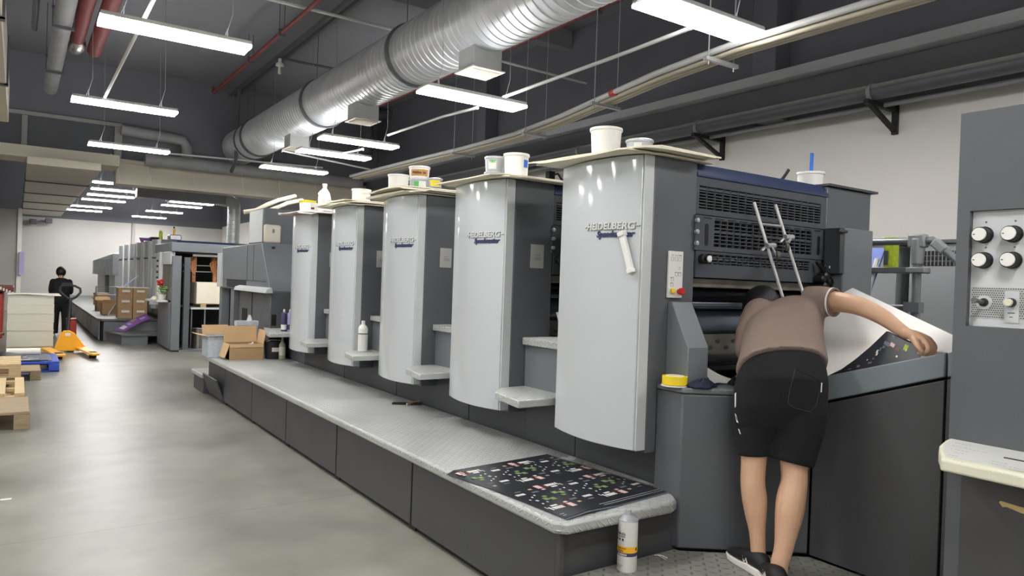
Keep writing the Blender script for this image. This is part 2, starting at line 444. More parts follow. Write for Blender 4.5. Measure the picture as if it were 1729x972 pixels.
# ledge box of the lintel on the left
struct(MB().box(XL, 1.62, 16.2, 17.0, 3.52, 3.60).box(XL, 1.62, 16.2, 16.26, 3.6, 3.74).box(XL, 1.62, 16.9, 17.35, 3.55, 3.74).build('trim_ledge', 'duct beige', bevel=.008))
# interior window above the ledge
w = struct(MB().box(-1.6, 1.72, 16.9, 17.0, 4.42, 4.5).box(1.58, 1.72, 16.9, 17.0, 3.74, 4.42).box(-.0, .1, 16.93, 17.0, 3.74, 4.42).box(-1.6, -1.5, 16.9, 17.0, 3.74, 4.42).build('window_1', 'frame grey', bevel=.006))
MB().box(-1.5, 1.58, 16.96, 16.99, 3.74, 4.42).build('window_pane', 'window pane', w)
# columns on the right wall, painted dark above the white
for i, y in enumerate((5.35, 11.6)):
    struct(MB().box(7.12, 7.4, y - .16, y + .16, 3.5, ZC).build('pillar', 'dark paint', bevel=.01))
for y in (3.2, 9.4):
    struct(MB().box(XL, XR, y - .12, y + .12, 5.35, ZC).build('beam_ceiling', 'ceiling paint', bevel=.01))
# boxed beam running along the right wall
struct(MB().box(6.88, 7.4, YN, 16.8, 3.84, 3.95, 0).box(7.05, 7.4, YN, 16.8, 3.62, 3.84, 1).build('beam_right', ['beam paint', 'dark paint'], bevel=.006))

# ================================================================== CEILING LIGHTS
def make_light(label):
    t = thing('ceiling_light', label, 'light', (0, 0, 0), 'LED panels hung in two rows from the ceiling')
    MB().box(-.6, .6, -.14, .14, .0125, .025).box(-.6, .6, -.14, -.13, .025, .05).box(-.6, .6, .13, .14, .025, .05).box(-.6, -.59, -.13, .13, .025, .05).box(.59, .6, -.13, .13, .025, .05).build('housing', 'lamp housing', t, bevel=.004)
    MB().box(-.602, .602, -.142, .142, -.012, .012).build('diffuser', 'lamp', t)
    MB().box(-.5, .5, -.06, .06, .026, .029).build('added_uplight', 'added uplight', t)  # added glow facing up to brighten the ceiling and ducts
    for x in (-.42, .42):
        MB().tube([(x, 0, .055), (x, 0, .14), (x + .04, 0, .3), (x + .01, 0, 1.75)], .0035, 5).tube([(x - .03, 0, .055), (x, 0, .16)], .003, 5).build('hanging_wire', 'wire', t)
    return t
LT = [  # centre x, y, z, label
 (1.11, 6.95, 3.565, 'largest bright panel light hanging at the upper left, nearest of its row'),
 (1.11, 10.62, 3.605, 'panel light second in the left row, below the pale conduit end'),
 (1.52, 13.80, 3.545, 'panel light third in the left row, just before the beige lintel'),
 (4.34, 3.85, 3.59, 'big panel light cut by the top edge, above the nearest printing unit'),
 (3.95, 6.60, 3.425, 'panel light beside the first box outlet of the silver duct'),
 (4.25, 10.44, 3.545, 'panel light above the bucket on the third printing unit, right row'),
 (4.32, 11.68, 3.525, 'panel light right behind the one above the third printing unit'),
 (4.25, 13.56, 3.47, 'last panel light of the right row before the beige lintel'),
 (2.10, 20.8, 3.65, 'first panel light of the left row beyond the lintel'),
 (2.20, 22.6, 3.65, 'second panel light of the left row beyond the lintel'),
 (2.24, 24.45, 3.65, 'third panel light of the left row beyond the lintel'),
 (2.22, 26.4, 3.66, 'fourth panel light of the left row beyond the lintel'),
 (2.05, 28.62, 3.59, 'fifth panel light of the left row beyond the lintel'),
 (2.00, 31.6, 3.65, 'farthest panel light of the left row, near the back wall'),
 (4.28, 20.53, 3.63, 'first panel light of the right row beyond the lintel'),
 (4.34, 22.23, 3.61, 'second panel light of the right row beyond the lintel'),
 (4.31, 23.54, 3.56, 'third panel light of the right row beyond the lintel'),
 (4.45, 26.0, 3.64, 'fourth panel light of the right row beyond the lintel'),
 (4.43, 29.3, 3.655, 'fifth panel light of the right row beyond the lintel'),
 (4.29, 32.0, 3.60, 'farthest panel light of the right row, near the back wall'),
 (1.11, 3.6, 3.57, 'panel light of the left row overhead beside the camera'),
 (1.11, 0.2, 3.57, 'panel light of the left row behind the camera'),
 (4.3, 0.6, 3.57, 'panel light of the right row above the feeder cabinet'),
 (1.11, -3.0, 3.57, 'last panel light of the left row far behind the camera'),
 (4.3, -2.6, 3.57, 'last panel light of the right row far behind the camera'),
]
LROW = [('beside the camera', 0.4), ('level with the nearest printing unit', 3.8), ('level with the fourth printing unit', 7.0), ('level with the wooden pallets', 10.4), ('before the beige lintel', 13.8), ('behind the camera', -3.0)]
for x, nm in ((-2.5, 'first row left of the aisle'), (-5.6, 'outermost row on the left')):
    for pl_, y in LROW: LT.append((x, y, 3.57, f'panel light of the {nm}, {pl_}'))
L0 = make_light(LT[0][3]); L0.location = LT[0][:3]
for x, y, z, lb in LT[1:]:
    dup(L0, (x, y, z), lb)

for k, (px, l_) in enumerate(((198, .55), (252, .5), (326, .45), (408, .5), (470, .4), (531, .35))):
    p = atY(px, 262 + (px - 198) * .13, 16.78)
    tie = MB().tube([p, p + np.array((.02, -.02, -l_ * .5)), p + np.array((.05, 0, -l_))], .012, 6).build('cable_tie', 'white panel')
    tag(at_origin(tie, p), 'white cable tie ends hanging in front of the beige lintel', 'cable tie', 'cable ties hanging along the lintel')

# ================================================================== DUCTS
def spiral_duct(name, label, cx, cz, R, y0, y1, rings, pitch=.115):
    t = thing(name, label, 'air duct', (cx, y0, cz))
    prof = []; y = 0.0
    while y < y1 - y0 - pitch:
        prof += [(R, y), (R, y + pitch - .018), (R + .008, y + pitch - .012), (R + .008, y + pitch - .006)]
        y += pitch
    prof.append((R, y1 - y0))
    MB().lathe(prof, (cx, y0, cz), 40, axis=(0, 1, 0)).build('duct_body', 'galvanised', t)
    for ry in rings:
        m = MB().lathe([(R + .004, -.05), (R + .022, -.05), (R + .03, -.02), (R + .03, .02), (R + .022, .05), (R + .004, .05)], (cx, ry, cz), 40, axis=(0, 1, 0))
        m.tube([(cx - .12, ry, cz + R + .02), (cx - .12, ry, ZC)], .006, 6)
        m.build('joint_ring', 'pipe dark', t)
    return t
def outlet(t, cx, cz, R, y, s=.17):
    o = MB().box(cx - s, cx + s, y - s, y + s, cz - R - .19, cz - R + .08).build('outlet_box', 'galvanised box', t, bevel=.004)
    g = MB().box(cx - s - .03, cx + s + .03, y - s - .03, y + s + .03, cz - R - .205, cz - R - .19)
    for k in range(7):
        yy = y - s + .03 + k * (2 * s - .06) / 6
        g.box(cx - s, cx + s, yy - .006, yy + .006, cz - R - .22, cz - R - .205)
    g.build('outlet_grille', 'duct beige', o)
CX, CZ, DR = 4.08, 4.33, .375
d1 = spiral_duct('spiral_duct', 'big silver spiral air duct running under the dark ceiling', CX, CZ, DR, -4.5, 17.05, (4.6, 8.3, 11.6, 15.4, 15.9))
for px, py in ((760, 112), (580, 200), (478, 249)):
    p = atZ(px, py, CZ - DR - .2); outlet(d1, CX, CZ, DR, p[1])
d2 = spiral_duct('spiral_duct', 'shorter silver spiral duct in the far hall behind the lintel', CX, CZ, DR, 17.35, 27.5, (20.0, 23.6))
outlet(d2, CX, CZ, DR, 21.6); outlet(d2, CX, CZ, DR, 25.4)

def rect_duct(label, x0, x1, y0, y1, z0, z1, step):
    t = thing('rectangular_duct', label, 'air duct', ((x0 + x1) / 2, y0, z0))
    MB().box(x0, x1, y0, y1, z0, z1).build('duct_body', 'duct beige', t, bevel=.01)
    y = y0 + step
    while y < y1 - .2:
        MB().box(x0 - .02, x1 + .02, y - .03, y + .03, z0 - .025, z0 - .002).box(x0 - .02, x0 + .02, y - .03, y + .03, z0 - .02, z1 + .03).box(x1 - .02, x1 + .02, y - .03, y + .03, z0 - .02, z1 + .03).build('duct_hanger', 'pipe dark', t)
        y += step
    return t
rect_duct('beige rectangular duct at the upper left corner of the hall', -1.3, -.15, 2.0, 12.4, 3.5, 4.0, 2.6)
rect_duct('long flat beige duct under the far ceiling by the left row of lights', .10, 1.28, 15.9, 31.5, 3.36, 3.51, 3.1)

# vertical silver duct behind the far press feeder
t = thing('vertical_duct', 'vertical silver spiral duct rising behind the far feeder', 'air duct', (4.6, 19.8, 2.0))
pr = []
y = 0
while y < 1.25: pr += [(.16, y), (.16, y + .085), (.168, y + .09), (.168, y + .097)]; y += .1
MB().lathe(pr, (4.75, 20.2, 2.0), 24).build('duct_body', 'galvanised', t)
MB().tube([(4.75, 20.2, 3.24), (4.72, 20.2, 3.36), (4.6, 20.2, 3.42), (4.3, 20.2, 3.44)], .17, 20).build('elbow', 'galvanised box', t)
tag(MB().box(2.4, 4.5, 20.0, 20.4, 3.30, 3.52).build('cable_channel', 'pipe grey', None, bevel=.01), 'grey sheet metal channel joining the vertical silver duct', 'channel')

# ================================================================== PIPES AND CONDUITS
def pipe(name, label, cat, pts, r, m, n=14, clamps=(), rod=True, group=None):
    pts = [np.array(p, float) for p in pts]
    t = thing(name, label, cat, pts[0], group)
    MB().tube(pts, r, n).build('pipe_run', m, t)
    for c in clamps:
        x, y, z = c
        q = MB().box(x - r - .015, x + r + .015, y - .025, y + .025, z - r - .035, z - r + .002).box(x - r - .02, x + r + .02, y - .02, y + .02, z + r - .004, z + r + .02)
        if rod:
            for sx in (-1, 1): q.tube([(x + sx * (r + .008), y, z - r - .02), (x + sx * (r + .008), y, ZC - .005)], .006, 6)
        q.build('pipe_clamp', 'pipe dark', t)
    return t
def alongY(px, py, z, y0, y1):
    x = atZ(px, py, z)[0]; return (x, y0, z), (x, y1, z)
a, b = alongY(113, 0, 4.7, 3.0, 15.5)
pipe('water_pipe', 'thick grey pipe hanging under the ceiling, left of the red pipes', 'pipe', [a, b], .11, 'pipe grey', 18, [(a[0], y, 4.7) for y in (9.0, 11.0, 13.6)])
a, b = alongY(148, 0, 4.85, 3.0, 12.4)
pipe('sprinkler_main', 'worn red pipe ending in foil, between the grey pipe and another red pipe', 'pipe', [a, b], .095, 'pipe red', 16, [(a[0], y, 4.85) for y in (8.8,)])
tag(at_origin(MB().ellipsoid((a[0], 12.65, 4.82), .13, .32, .13, nu=14, nv=12).build('foil_wrap', 'foil'), (a[0], 12.6, 4.82)), 'crumpled silver foil wrapped round the end of a red pipe', 'foil')
a, b = alongY(190, 0, 4.82, 3.0, 12.8)
pipe('sprinkler_main', 'red pipe just above the nearest left light, right of the other red pipe', 'pipe', [a, b], .10, 'pipe red', 16)
a, b = alongY(60, 20, 4.9, 4.0, 12.5)
pipe('drain_pipe', 'thin dark pipe at the far left under the ceiling', 'pipe', [a, b], .04, 'pipe dark', 10)
# red sprinkler line on the ceiling
p0 = atZ(365, 157, 5.2); p1 = atZ(515, 14, 5.2); x = (p0[0] + p1[0]) / 2
pipe('sprinkler_line', 'thin red sprinkler pipe under the ceiling beside the dark rail', 'pipe', [(x, 3, 5.2), (x, p0[1], 5.2), (x, p0[1] + .05, 5.32)], .03, 'pipe red', 10, [(x, y, 5.2) for y in (9.2, 11.2, 13.0)])
p0 = atZ(408, 150, 5.45); x = p0[0]
t = thing('ceiling_rail', 'pair of dark rails running along under the ceiling', 'rail', (x, 3, 5.4))
for dx in (-.06, .06): MB().box(x + dx - .025, x + dx + .025, 3, 16.9, 5.42, 5.48).build('rail_bar', 'pipe dark', t)
p0 = atZ(468, 97, 5.35); p1 = atZ(575, 118, 5.35)
pipe('branch_pipe', 'thin dark pipe crossing from the ceiling rail to the silver duct', 'pipe', [(p0[0], p0[1], 5.35), (p1[0] + 1.2, p0[1], 5.35)], .025, 'pipe dark', 8)
p = atZ(471, 108, 5.2)
tag(at_origin(MB().lathe([(.03, .15), (.03, .08), (.07, .06), (.075, .02), (.02, 0), (.03, -.12), (0, -.13)], (p0[0] + .05, p0[1], 5.19), 14).build('ceiling_sprinkler', 'white plastic'), (p0[0], p0[1], 5.2)), 'small white sprinkler head hanging from the dark ceiling rail', 'sprinkler')  # white sprinkler head on the branch pipe
# long white conduit on the ceiling
p0 = atZ(461, 0, 5.3); p1 = atZ(671, 54, 5.3)
pipe('ceiling_conduit', 'pale conduit crossing the ceiling above the silver duct', 'conduit', [(p0[0] - .6, p0[1], 5.3), (p1[0] + .3, p0[1], 5.3)], .025, 'pipe white', 8)
# conduits that feed the lights
def conduit(label, pts, r=.018):
    return pipe('light_conduit', label, 'conduit', pts, r, 'pipe white', 8)
conduit('pale conduit coming down to the second light of the left row', [(.86, 3.6, 3.72), (.86, 10.6, 3.66)])
conduit('pale conduit running from the topmost right light to the next one', [atY(1172, 45, 3.95), atY(1040, 95, 4.9), atY(850, 164, 6.6)])
conduit('pale bent conduit between the second and third right lights', [atY(806, 182, 6.7), atY(750, 196, 8.0), atY(700, 213, 9.2), atY(655, 228, 10.3)])
conduit('pale conduit stub between two lights of the right row', [atY(613, 252, 10.5), atY(578, 259, 11.6)])
conduit('pale conduit crossing from the silver duct to the cable conduits', [atY(785, 87, 8.6), atY(990, 141, 8.6)])
conduit('pale conduit running below the last box outlet of the duct', [atY(476, 257, 14.2), atY(476, 251, 14.2) * .5 + atY(476, 257, 14.2) * .5, atY(625, 286, 14.2)])
conduit('pale conduit along the front of the beige lintel', [atY(286, 259, 16.2), atY(545, 283, 16.2)])
# red line at right of the duct
p0 = atZ(598, 197, 5.0); p1 = atZ(745, 123, 5.0); x = p0[0]
pipe('sprinkler_line', 'thin red sprinkler pipe on the far side of the silver duct', 'pipe', [(x, 3, 5.0), (x, 16.9, 5.0)], .03, 'pipe red', 10, [(x, y, 5.0) for y in (7.0, 10.5)])
# large grey pipes on the header
p0 = atY(245, 269, 16.5); p1 = atY(640, 311, 16.5)
pipe('grey_pipe', 'thick grey pipe running along the header above the beige lintel', 'pipe', [(p0[0], 16.5, p0[2]), (6.8, 16.5, p0[2])], .13, 'pipe grey', 18)
q = [atY(205, 219, 16.7), atY(285, 233, 16.7), atY(309, 238, 16.7), atY(316, 250, 16.7), atY(316, 272, 16.7)]
pipe('bent_pipe', 'grey pipe bending downwards on the header beside the window', 'pipe', q, .11, 'pipe grey', 16)
t = pipe('drop_rod', 'thin dark pole dropping from the ceiling in front of the duct end', 'rod', [atY(404, 150, 16.1), atY(398, 275, 16.1), atY(390, 290, 16.0)], .035, 'pipe dark', 8)
# dark equipment cluster and poles behind the duct
a = atY(640, 195, 15.5)
pipe('drop_pipe', 'dark vertical pipe with elbow on the header behind the third light', 'pipe', [atY(660, 196, 16.3), atY(630, 194, 16.3), atY(621, 205, 16.3), atY(620, 260, 16.3)], .13, 'pipe dark', 14)

# cream conduits strapped together under the right of the ceiling
base = [(5.20, -1.0, 3.62), (5.20, 1.2, 3.62), (5.20, 2.7, 3.61), (5.19, 4.15, 3.61), (5.30, 5.2, 3.60), (5.52, 6.25, 3.60), (5.74, 7.3, 3.60), (5.93, 8.6, 3.60), (5.96, 10.0, 3.60), (5.90, 12.0, 3.60), (5.86, 14.6, 3.60)]
t = thing('conduit_bundle', 'bundle of cream conduits curving along below the ceiling on trapeze hangers', 'conduit', (5.2, 2.7, 3.6))
for k in range(4):
    pts = []
    for i, p in enumerate(base):
        pts += [(p[0] + (k - 1.5) * .058, p[1], p[2] + (.035 if k == 0 else 0))]
    MB().tube(pts, .023 if k != 0 else .03, 10).build('conduit', 'pipe cream' if k else 'pipe white', t)
for (x, y) in ((5.20, 4.36), (5.50, 6.25), (5.86, 8.1), (5.94, 10.2)):
    h = MB().box(x - .22, x + .22, y - .02, y + .02, 3.535, 3.568)
    for sx in (-.17, .17): h.tube([(x + sx, y, 3.50), (x + sx, y, ZC)], .006, 6)
    h.build('trapeze_hanger', 'steel', t)
MB().lathe([(.038, -.05), (.038, .05)], (5.49 - .102, 6.0, 3.635), 12, axis=(.2, 1, 0)).build('red_tape', 'red', t)

def lit_top(name, base, lit_col):  # paler colour on upward faces: light on the top put into the paint
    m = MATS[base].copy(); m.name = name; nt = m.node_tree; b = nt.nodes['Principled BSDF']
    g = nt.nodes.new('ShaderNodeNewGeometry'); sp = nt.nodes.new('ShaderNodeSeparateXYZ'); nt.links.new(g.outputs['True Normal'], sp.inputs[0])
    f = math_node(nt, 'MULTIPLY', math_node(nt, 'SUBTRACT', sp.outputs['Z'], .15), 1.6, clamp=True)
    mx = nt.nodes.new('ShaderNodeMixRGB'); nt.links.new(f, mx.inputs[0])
    src = b.inputs['Base Color'].links[0].from_socket; nt.links.new(src, mx.inputs[1]); mx.inputs[2].default_value = rgb(lit_col)
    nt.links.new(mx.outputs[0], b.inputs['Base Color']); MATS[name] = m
lit_top('pipe lit top', 'pipe dark', (186, 182, 172))
# pipes along the right wall and their brackets
pipe('wall_pipe', 'thick dark pipe lying on the wall brackets along the right wall', 'pipe', [(6.93, YN + .1, 3.50), (6.93, 16.7, 3.50)], .08, 'pipe lit top', 24)
pipe('wall_conduit', 'thin grey conduit below the thick dark pipe on the right wall', 'conduit', [(7.12, YN + .1, 3.40), (7.12, 16.7, 3.40)], .022, 'pipe grey', 8)
def bracket(y, label):
    t = thing('wall_bracket', label, 'bracket', (7.4, y, 3.2), 'triangular pipe brackets on the right wall')
    MB().box(7.36, 7.4, y - .03, y + .03, 3.15, 3.45).build('wall_plate', 'rubber', t, bevel=.003)
    MB().box(6.82, 7.37, y - .025, y + .025, 3.375, 3.42).build('arm', 'rubber', t, bevel=.003)
    MB().lathe([(.083, -.02), (.092, -.02), (.092, .02), (.083, .02), (.083, -.02)], (6.93, y, 3.50), 20, axis=(0, 1, 0)).build('pipe_strap', 'pipe grey', t)
    MB().obox((7.13, y, 3.285), (.5, 0, -.21), (0, 1, 0), (.21, 0, .5), .275, .022, .018).build('brace', 'rubber', t)
    return t
bracket(3.92, 'black triangular bracket on the white wall left of the tall feeder cabinet')
bracket(6.12, 'black triangular bracket on the white wall behind the nearest ink can')
bracket(8.4, 'black triangular bracket on the white wall behind the second printing unit')
# wall camera far left back wall
def wall_camera(px, py, label):
    p = atY(px, py, 33.3)
    t = thing('wall_camera', label, 'camera', p)
    MB().box(p[0] - .12, p[0] + .12, p[1] - .3, p[1], p[2] - .09, p[2] + .09).build('body', 'pipe dark', t, bevel=.02)
    MB().box(p[0] - .03, p[0] + .03, p[1], p[1] + .19, p[2] - .03, p[2] + .03).build('arm', 'pipe dark', t)
wall_camera(56, 374, 'small dark wall camera high on the back wall, left of another')
wall_camera(82, 373, 'small dark wall camera high on the back wall, right of another')
p = atY(225, 400, 33.4)
pipe('wall_conduit', 'thin pale conduit running up the white back wall', 'conduit', [(p[0], 33.45, .2), (p[0], 33.45, 3.4)], .06, 'wall grey', 8)
p = atY(36, 455, 28.9)
tag(MB().box(p[0] - .06, p[0] + .07, 28.82, 28.92, 1.2, 1.95).build('wall_notice', 'lilac'), 'narrow lilac notice on the white corner post', 'notice')
# lamp arm on right wall
q = atX(930, 305, 7.3)
t = thing('wall_lamp', 'dark folding lamp arm on the white wall between the first two units', 'lamp', q)
MB().tube([atX(950, 306, 7.38), atX(942, 293, 7.2), atX(928, 297, 7.2)], .02, 8).build('arm', 'rubber', t)
MB().obox(atX(929, 300, 7.2), (0, 1, 0), (0, 0, 1), (1, 0, 0), .05, .1, .06).build('lamp_head', 'rubber', t)
# ================================================================== PRINTING UNITS
PITCH = 1.228
Y0 = 2.60
PROFILE = [(.015, 2.562), (.08, 2.538), (.16, 2.517), (.25, 2.505), (.36, 2.503), (.46, 2.515), (.55, 2.534), (.63, 2.556), (.66, 2.566)]
def prof_x(dy):
    ys = [p[0] for p in PROFILE]; xs = [p[1] for p in PROFILE]
    return float(np.interp(dy, ys, xs))
FINE = [(y, prof_x(y)) for y in np.linspace(.015, .66, 25)]
def smooth_profile():
    ys = np.linspace(.015, .66, 29)
    co = np.polyfit([p[0] for p in PROFILE], [p[1] for p in PROFILE], 4)
    return [(float(y), float(np.polyval(co, y))) for y in ys], co
FINE, CO = smooth_profile()
prof_x = lambda dy: float(np.polyval(CO, dy))

def grille(m, x0, x1, z0, z1, y, nx, nz, wx=.006, wz=.006, mi=0, d=.012, skip=()):
    for i in range(nx + 1):
        x = x0 + (x1 - x0) * i / nx
        m.box(x - wx / 2, x + wx / 2, y, y + d, z0, z1, mi)
    for k in range(nz + 1):
        z = z0 + (z1 - z0) * k / nz
        w_ = wz * (2.4 if k in skip else 1)
        m.box(x0, x1, y, y + d, z - w_ / 2, z + w_ / 2, mi)
def frame_plate(m, X0, X1, Z0, Z1, holes, y, d=.014, mi=0):
    """plate X0..X1 x Z0..Z1 with rectangular holes (sorted from the bottom, same plate)"""
    z = Z0
    for (x0, x1, z0, z1) in holes:
        if z0 > z: m.box(X0, X1, y, y + d, z, z0, mi)
        m.box(X0, x0, y, y + d, z0, z1, mi); m.box(x1, X1, y, y + d, z0, z1, mi)
        z = z1
    if z < Z1: m.box(X0, X1, y, y + d, z, Z1, mi)

def make_unit(label, y0, nearest):
    t = thing('printing_unit', label, 'printing press unit', (2.9, y0, 0), 'printing units of the long near press')
    yb = y0 + .71
    MB().box(2.632, 2.945, y0, yb, .66, 2.165).build('side_frame', 'machine dark', t, bevel=.006)
    MB().box(4.13, 4.63, y0 - .0, yb, 0, 2.165).build('far_frame', 'machine dark', t, bevel=.008)
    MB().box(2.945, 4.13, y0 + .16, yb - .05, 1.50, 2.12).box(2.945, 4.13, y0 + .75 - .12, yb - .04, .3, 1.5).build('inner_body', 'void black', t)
    # base with seams; reaches back under the footboards
    ys = y0 - (.515 if not nearest else 0.0)
    b = MB().box(2.77, 4.6, y0 + .004, yb, 0, .664)
    if not nearest: b.box(2.765, 4.6, ys, y0 - .004, 0, .80)
    b.box(2.78, 4.59, ys, yb, 0, .65)
    b.build('base', 'machine darker', t, bevel=.003)
    # curved light front cover with its return edge
    pts = [(x, y0 + y) for y, x in FINE]
    back = [(2.631, y0 + .672), (2.631, y0 + .012)]
    cv = MB().prism(pts + back, 'z', .678, 2.162).build('front_cover', 'cover grey', t, angle=30, bevel=.004)
    MB().box(2.566, 2.630, y0 + .0, y0 + .012, .678, 2.162).build('cover_edge', 'cover edge grey', cv, bevel=.003)
    # lettering on the cover, following its curve
    def wrap(vs, fs, ystart, z0, name, mt):
        m = MB(); V = []
        for v in vs:
            y = ystart - v[0]
            V.append((prof_x(y - y0) - .001 - (v[2] + .002), y, z0 + v[1]))
        m.add(V, fs); m.build(name, mt, cv, angle=20)
    vs, fs = text_geo('HEIDELBERG', .05, .002, .12, .0012, width=.312)
    n = len(vs)
    for x0, x1 in ((-.02, -.004), (.316, .333)):
        k = len(vs); vs += [np.array((x, y, z)) for x in (x0, x1) for y in (.014, .02) for z in (-.002, .002)]
        fs += [tuple(k + q for q in f) for f in [(0, 1, 3, 2), (4, 6, 7, 5), (0, 4, 5, 1), (2, 3, 7, 6), (0, 2, 6, 4), (1, 5, 7, 3)]]
    wrap(vs, fs, y0 + .352, 1.792, 'maker_lettering', 'letter silver')
    sh = [(v + np.array((.0025, -.0035, -.0008))) for v in vs]  # offset grey copy paints the shadow edge of the letters
    wrap(sh, fs, y0 + .352, 1.792, 'maker_lettering_shadow', 'ink grey')
    vs, fs = text_geo('Speedmaster', .044, .0015, .25, .0018, width=.235)
    wrap(vs, fs, y0 + .275, 1.752, 'model_lettering', 'letter navy')
    # guards between the frames, facing along the press
    g = MB()
    frame_plate(g, 2.945, 4.13, 1.897, 2.095, [(2.97, 4.075, 1.925, 2.05)], y0 + .004)
    grille(g, 2.97, 4.075, 1.925, 2.05, y0 + .007, 17, 8, .006, .0055, skip=(7,))
    g.build('upper_guard', 'guard grey', t)
    bb = MB().prism([(y0 - .004, 2.095), (y0 - .004, 2.112), (y0 + .03, 2.168), (y0 + .20, 2.168), (y0 + .20, 2.095)], 'x', 2.945, 4.15)
    bb.build('top_bar', 'bar blue', t, bevel=.004)
    g = MB()
    frame_plate(g, 2.93, 4.14, 1.705, 1.89, [(3.08, 3.97, 1.728, 1.872)], y0 - .012)
    grille(g, 3.08, 3.97, 1.728, 1.872, y0 - .009, 16, 7, .006, .0055, skip=(4,))
    g2 = g
    for x in (3.02, 4.04):
        MB().prism([(x + .014 * math.cos(a), 1.79 + .045 * (1 if math.sin(a) > 0 else -1) + .014 * math.sin(a)) for a in np.linspace(0, 2 * PI, 20, endpoint=False)], 'y', y0 - .0135, y0 - .0105).build('grip_slot', 'black', t)
    m = MB()
    for k in range(11): m.box(2.99 + k * .1, 3.055 + k * .1, y0 - .0135, y0 - .011, 1.876, 1.882)
    g2.merge(m, 1).build('middle_guard', ['guard grey', 'black'], t)
    g = MB()
    frame_plate(g, 2.95, 4.09, 1.562, 1.703, [(3.03, 3.96, 1.632, 1.69)], y0 - .006)
    grille(g, 3.03, 3.96, 1.632, 1.69, y0 - .003, 18, 4, .006, .0055)
    g.build('lower_guard', 'guard grey', t)
    MB().tube([(3.03, y0 + .05, 1.668), (3.96, y0 + .05, 1.668)], .008, 8).tube([(3.06, y0 + .06, 1.645), (3.96, y0 + .06, 1.645)], .006, 8).build('chrome_bar', 'chrome', t)
    for x in (2.99, 4.10):
        kn = MB().lathe([(.026, 0), (.026, .025), (.02, .03), (.012, .03), (.012, .05)], (x, y0 - .01, 1.66), 16, axis=(0, -1, 0)).build('guard_latch', 'black', t)
        MB().lathe([(.017, 0), (.017, .006), (.013, .008)], (x, y0 - .06, 1.66), 16, axis=(0, -1, 0)).build('latch_face', 'white plastic', kn)
    for z in (1.86, 1.80, 1.74): MB().lathe([(.012, 0), (.012, .016), (.006, .018)], (2.935, y0 - .012, z), 10, axis=(0, -1, 0)).build('guard_bolt', 'steel', t)
    # recess below the guards: rollers and cylinders right across
    def bar(x0, x1, y, z, r, mt, nm):
        MB().tube([(x0, y, z), (x1, y, z)], r, 24).build(nm, mt, t)
    MB().box(2.96, 4.12, y0 + .03, y0 + .09, 1.508, 1.558).build('roller_cover', 'dirty steel', t, bevel=.004)
    bar(2.95, 4.12, y0 + .10, 1.478, .022, 'black', 'ink_roller')
    bar(2.95, 4.12, y0 + .16, 1.455, .03, 'rubber', 'ink_roller')
    MB().box(2.96, 4.12, y0 + .04, y0 + .10, 1.405, 1.428).build('guide_bar', 'plate steel', t, bevel=.003)
    bar(2.95, 4.12, y0 + .2, 1.31, .105, 'plate steel', 'plate_cylinder')
    bar(2.95, 4.12, y0 + .24, 1.13, .12, 'roller steel', 'blanket_cylinder')
    ip = MB().box(2.98, 4.10, y0 + .075, y0 + .085, 1.145, 1.25).build('inspection_plate', 'dirty steel', t)
    m = MB()
    for k in range(8):
        for zz in (1.175, 1.21):
            m.prism([(3.05 + k * .135 + (.06 if zz > 1.2 else 0) + .02 * math.cos(a), zz + .012 * math.sin(a)) for a in np.linspace(0, 2 * PI, 14, endpoint=False)], 'y', y0 + .0735, y0 + .0755)
    m.build('hole_pattern', 'machine darker', ip)
    MB().box(2.96, 4.12, y0 + .05, y0 + .13, 1.05, 1.075).box(2.96, 4.12, y0 + .03, y0 + .06, 1.10, 1.115).build('feed_bar', 'black', t, bevel=.002)
    return t

def steps(t, y0, kick=True):
    """two tread plate footboards in the gap before the unit whose face is at y0"""
    yg = y0 - .50
    lo = [(2.78, y0 - .006), (2.56, y0 - .012), (2.42, y0 - .16), (2.37, yg + .05), (2.37, yg + .015), (2.78, yg + .015)]
    MB().prism(lo, 'z', .785, .83).build('lower_step', TREAD, t, bevel=.006)
    MB().box(2.745, 4.1, yg + .01, y0 - .008, .80, 1.10).build('step_riser', 'machine mid', t)
    MB().box(2.715, 3.3, yg + .012, y0 - .009, 1.10, 1.148).build('upper_step', TREAD, t, bevel=.006)

def notice(t, y0, x0, z0, grey=False):
    n = MB().box(x0, x0 + .105, y0 - .004, y0 - .001, z0, z0 + .155).build('notice', 'notice grey' if grey else 'white panel', t)
    m = MB()
    m.box(x0 + .035, x0 + .075, y0 - .0048, y0 - .0042, z0 + .085, z0 + .089)
    for k in range(3): m.box(x0 + .03, x0 + .085, y0 - .0048, y0 - .0042, z0 + .07 - k * .008, z0 + .073 - k * .008)
    m.build('notice_print', 'ink grey', n)

units = []
u1 = make_unit('nearest printing unit, its whole dark grille side open to the operator', Y0, True)
units.append(u1)
u2 = make_unit('second printing unit, topped by two stacked tubs and a bucket with blue label', Y0 + PITCH, False)
steps(u2, Y0 + PITCH)
notice(u2, Y0 + PITCH, 2.765, 1.60, True)
MB().prism([(.0, .0), (.14, .0), (.14, .02), (.09, .06), (.05, .13), (.02, .14), (0, .12)], 'x', 0, .02)
m = MB()
for k in range(2):
    xx = 2.98 + k * .14
    m.sheet(lambda u, v, xx=xx: (xx + u * .12, Y0 + PITCH - .02 - .14 * v, 1.15 + .16 * (1 - v) ** 2.2 + .002), 3, 8, .004)
m.build('drum_guard', 'chrome', u2)
units.append(u2)
labels = ['middle printing unit, topped by a bucket and a tub with brown label',
          'fourth printing unit from the operator, topped by one wide plain bucket',
          'farthest printing unit of the near press, topped by a yellow-rimmed bucket and a jug']
for k in range(3):
    units.append(dup(u2, (2.9, Y0 + PITCH * (2 + k), 0), labels[k]))

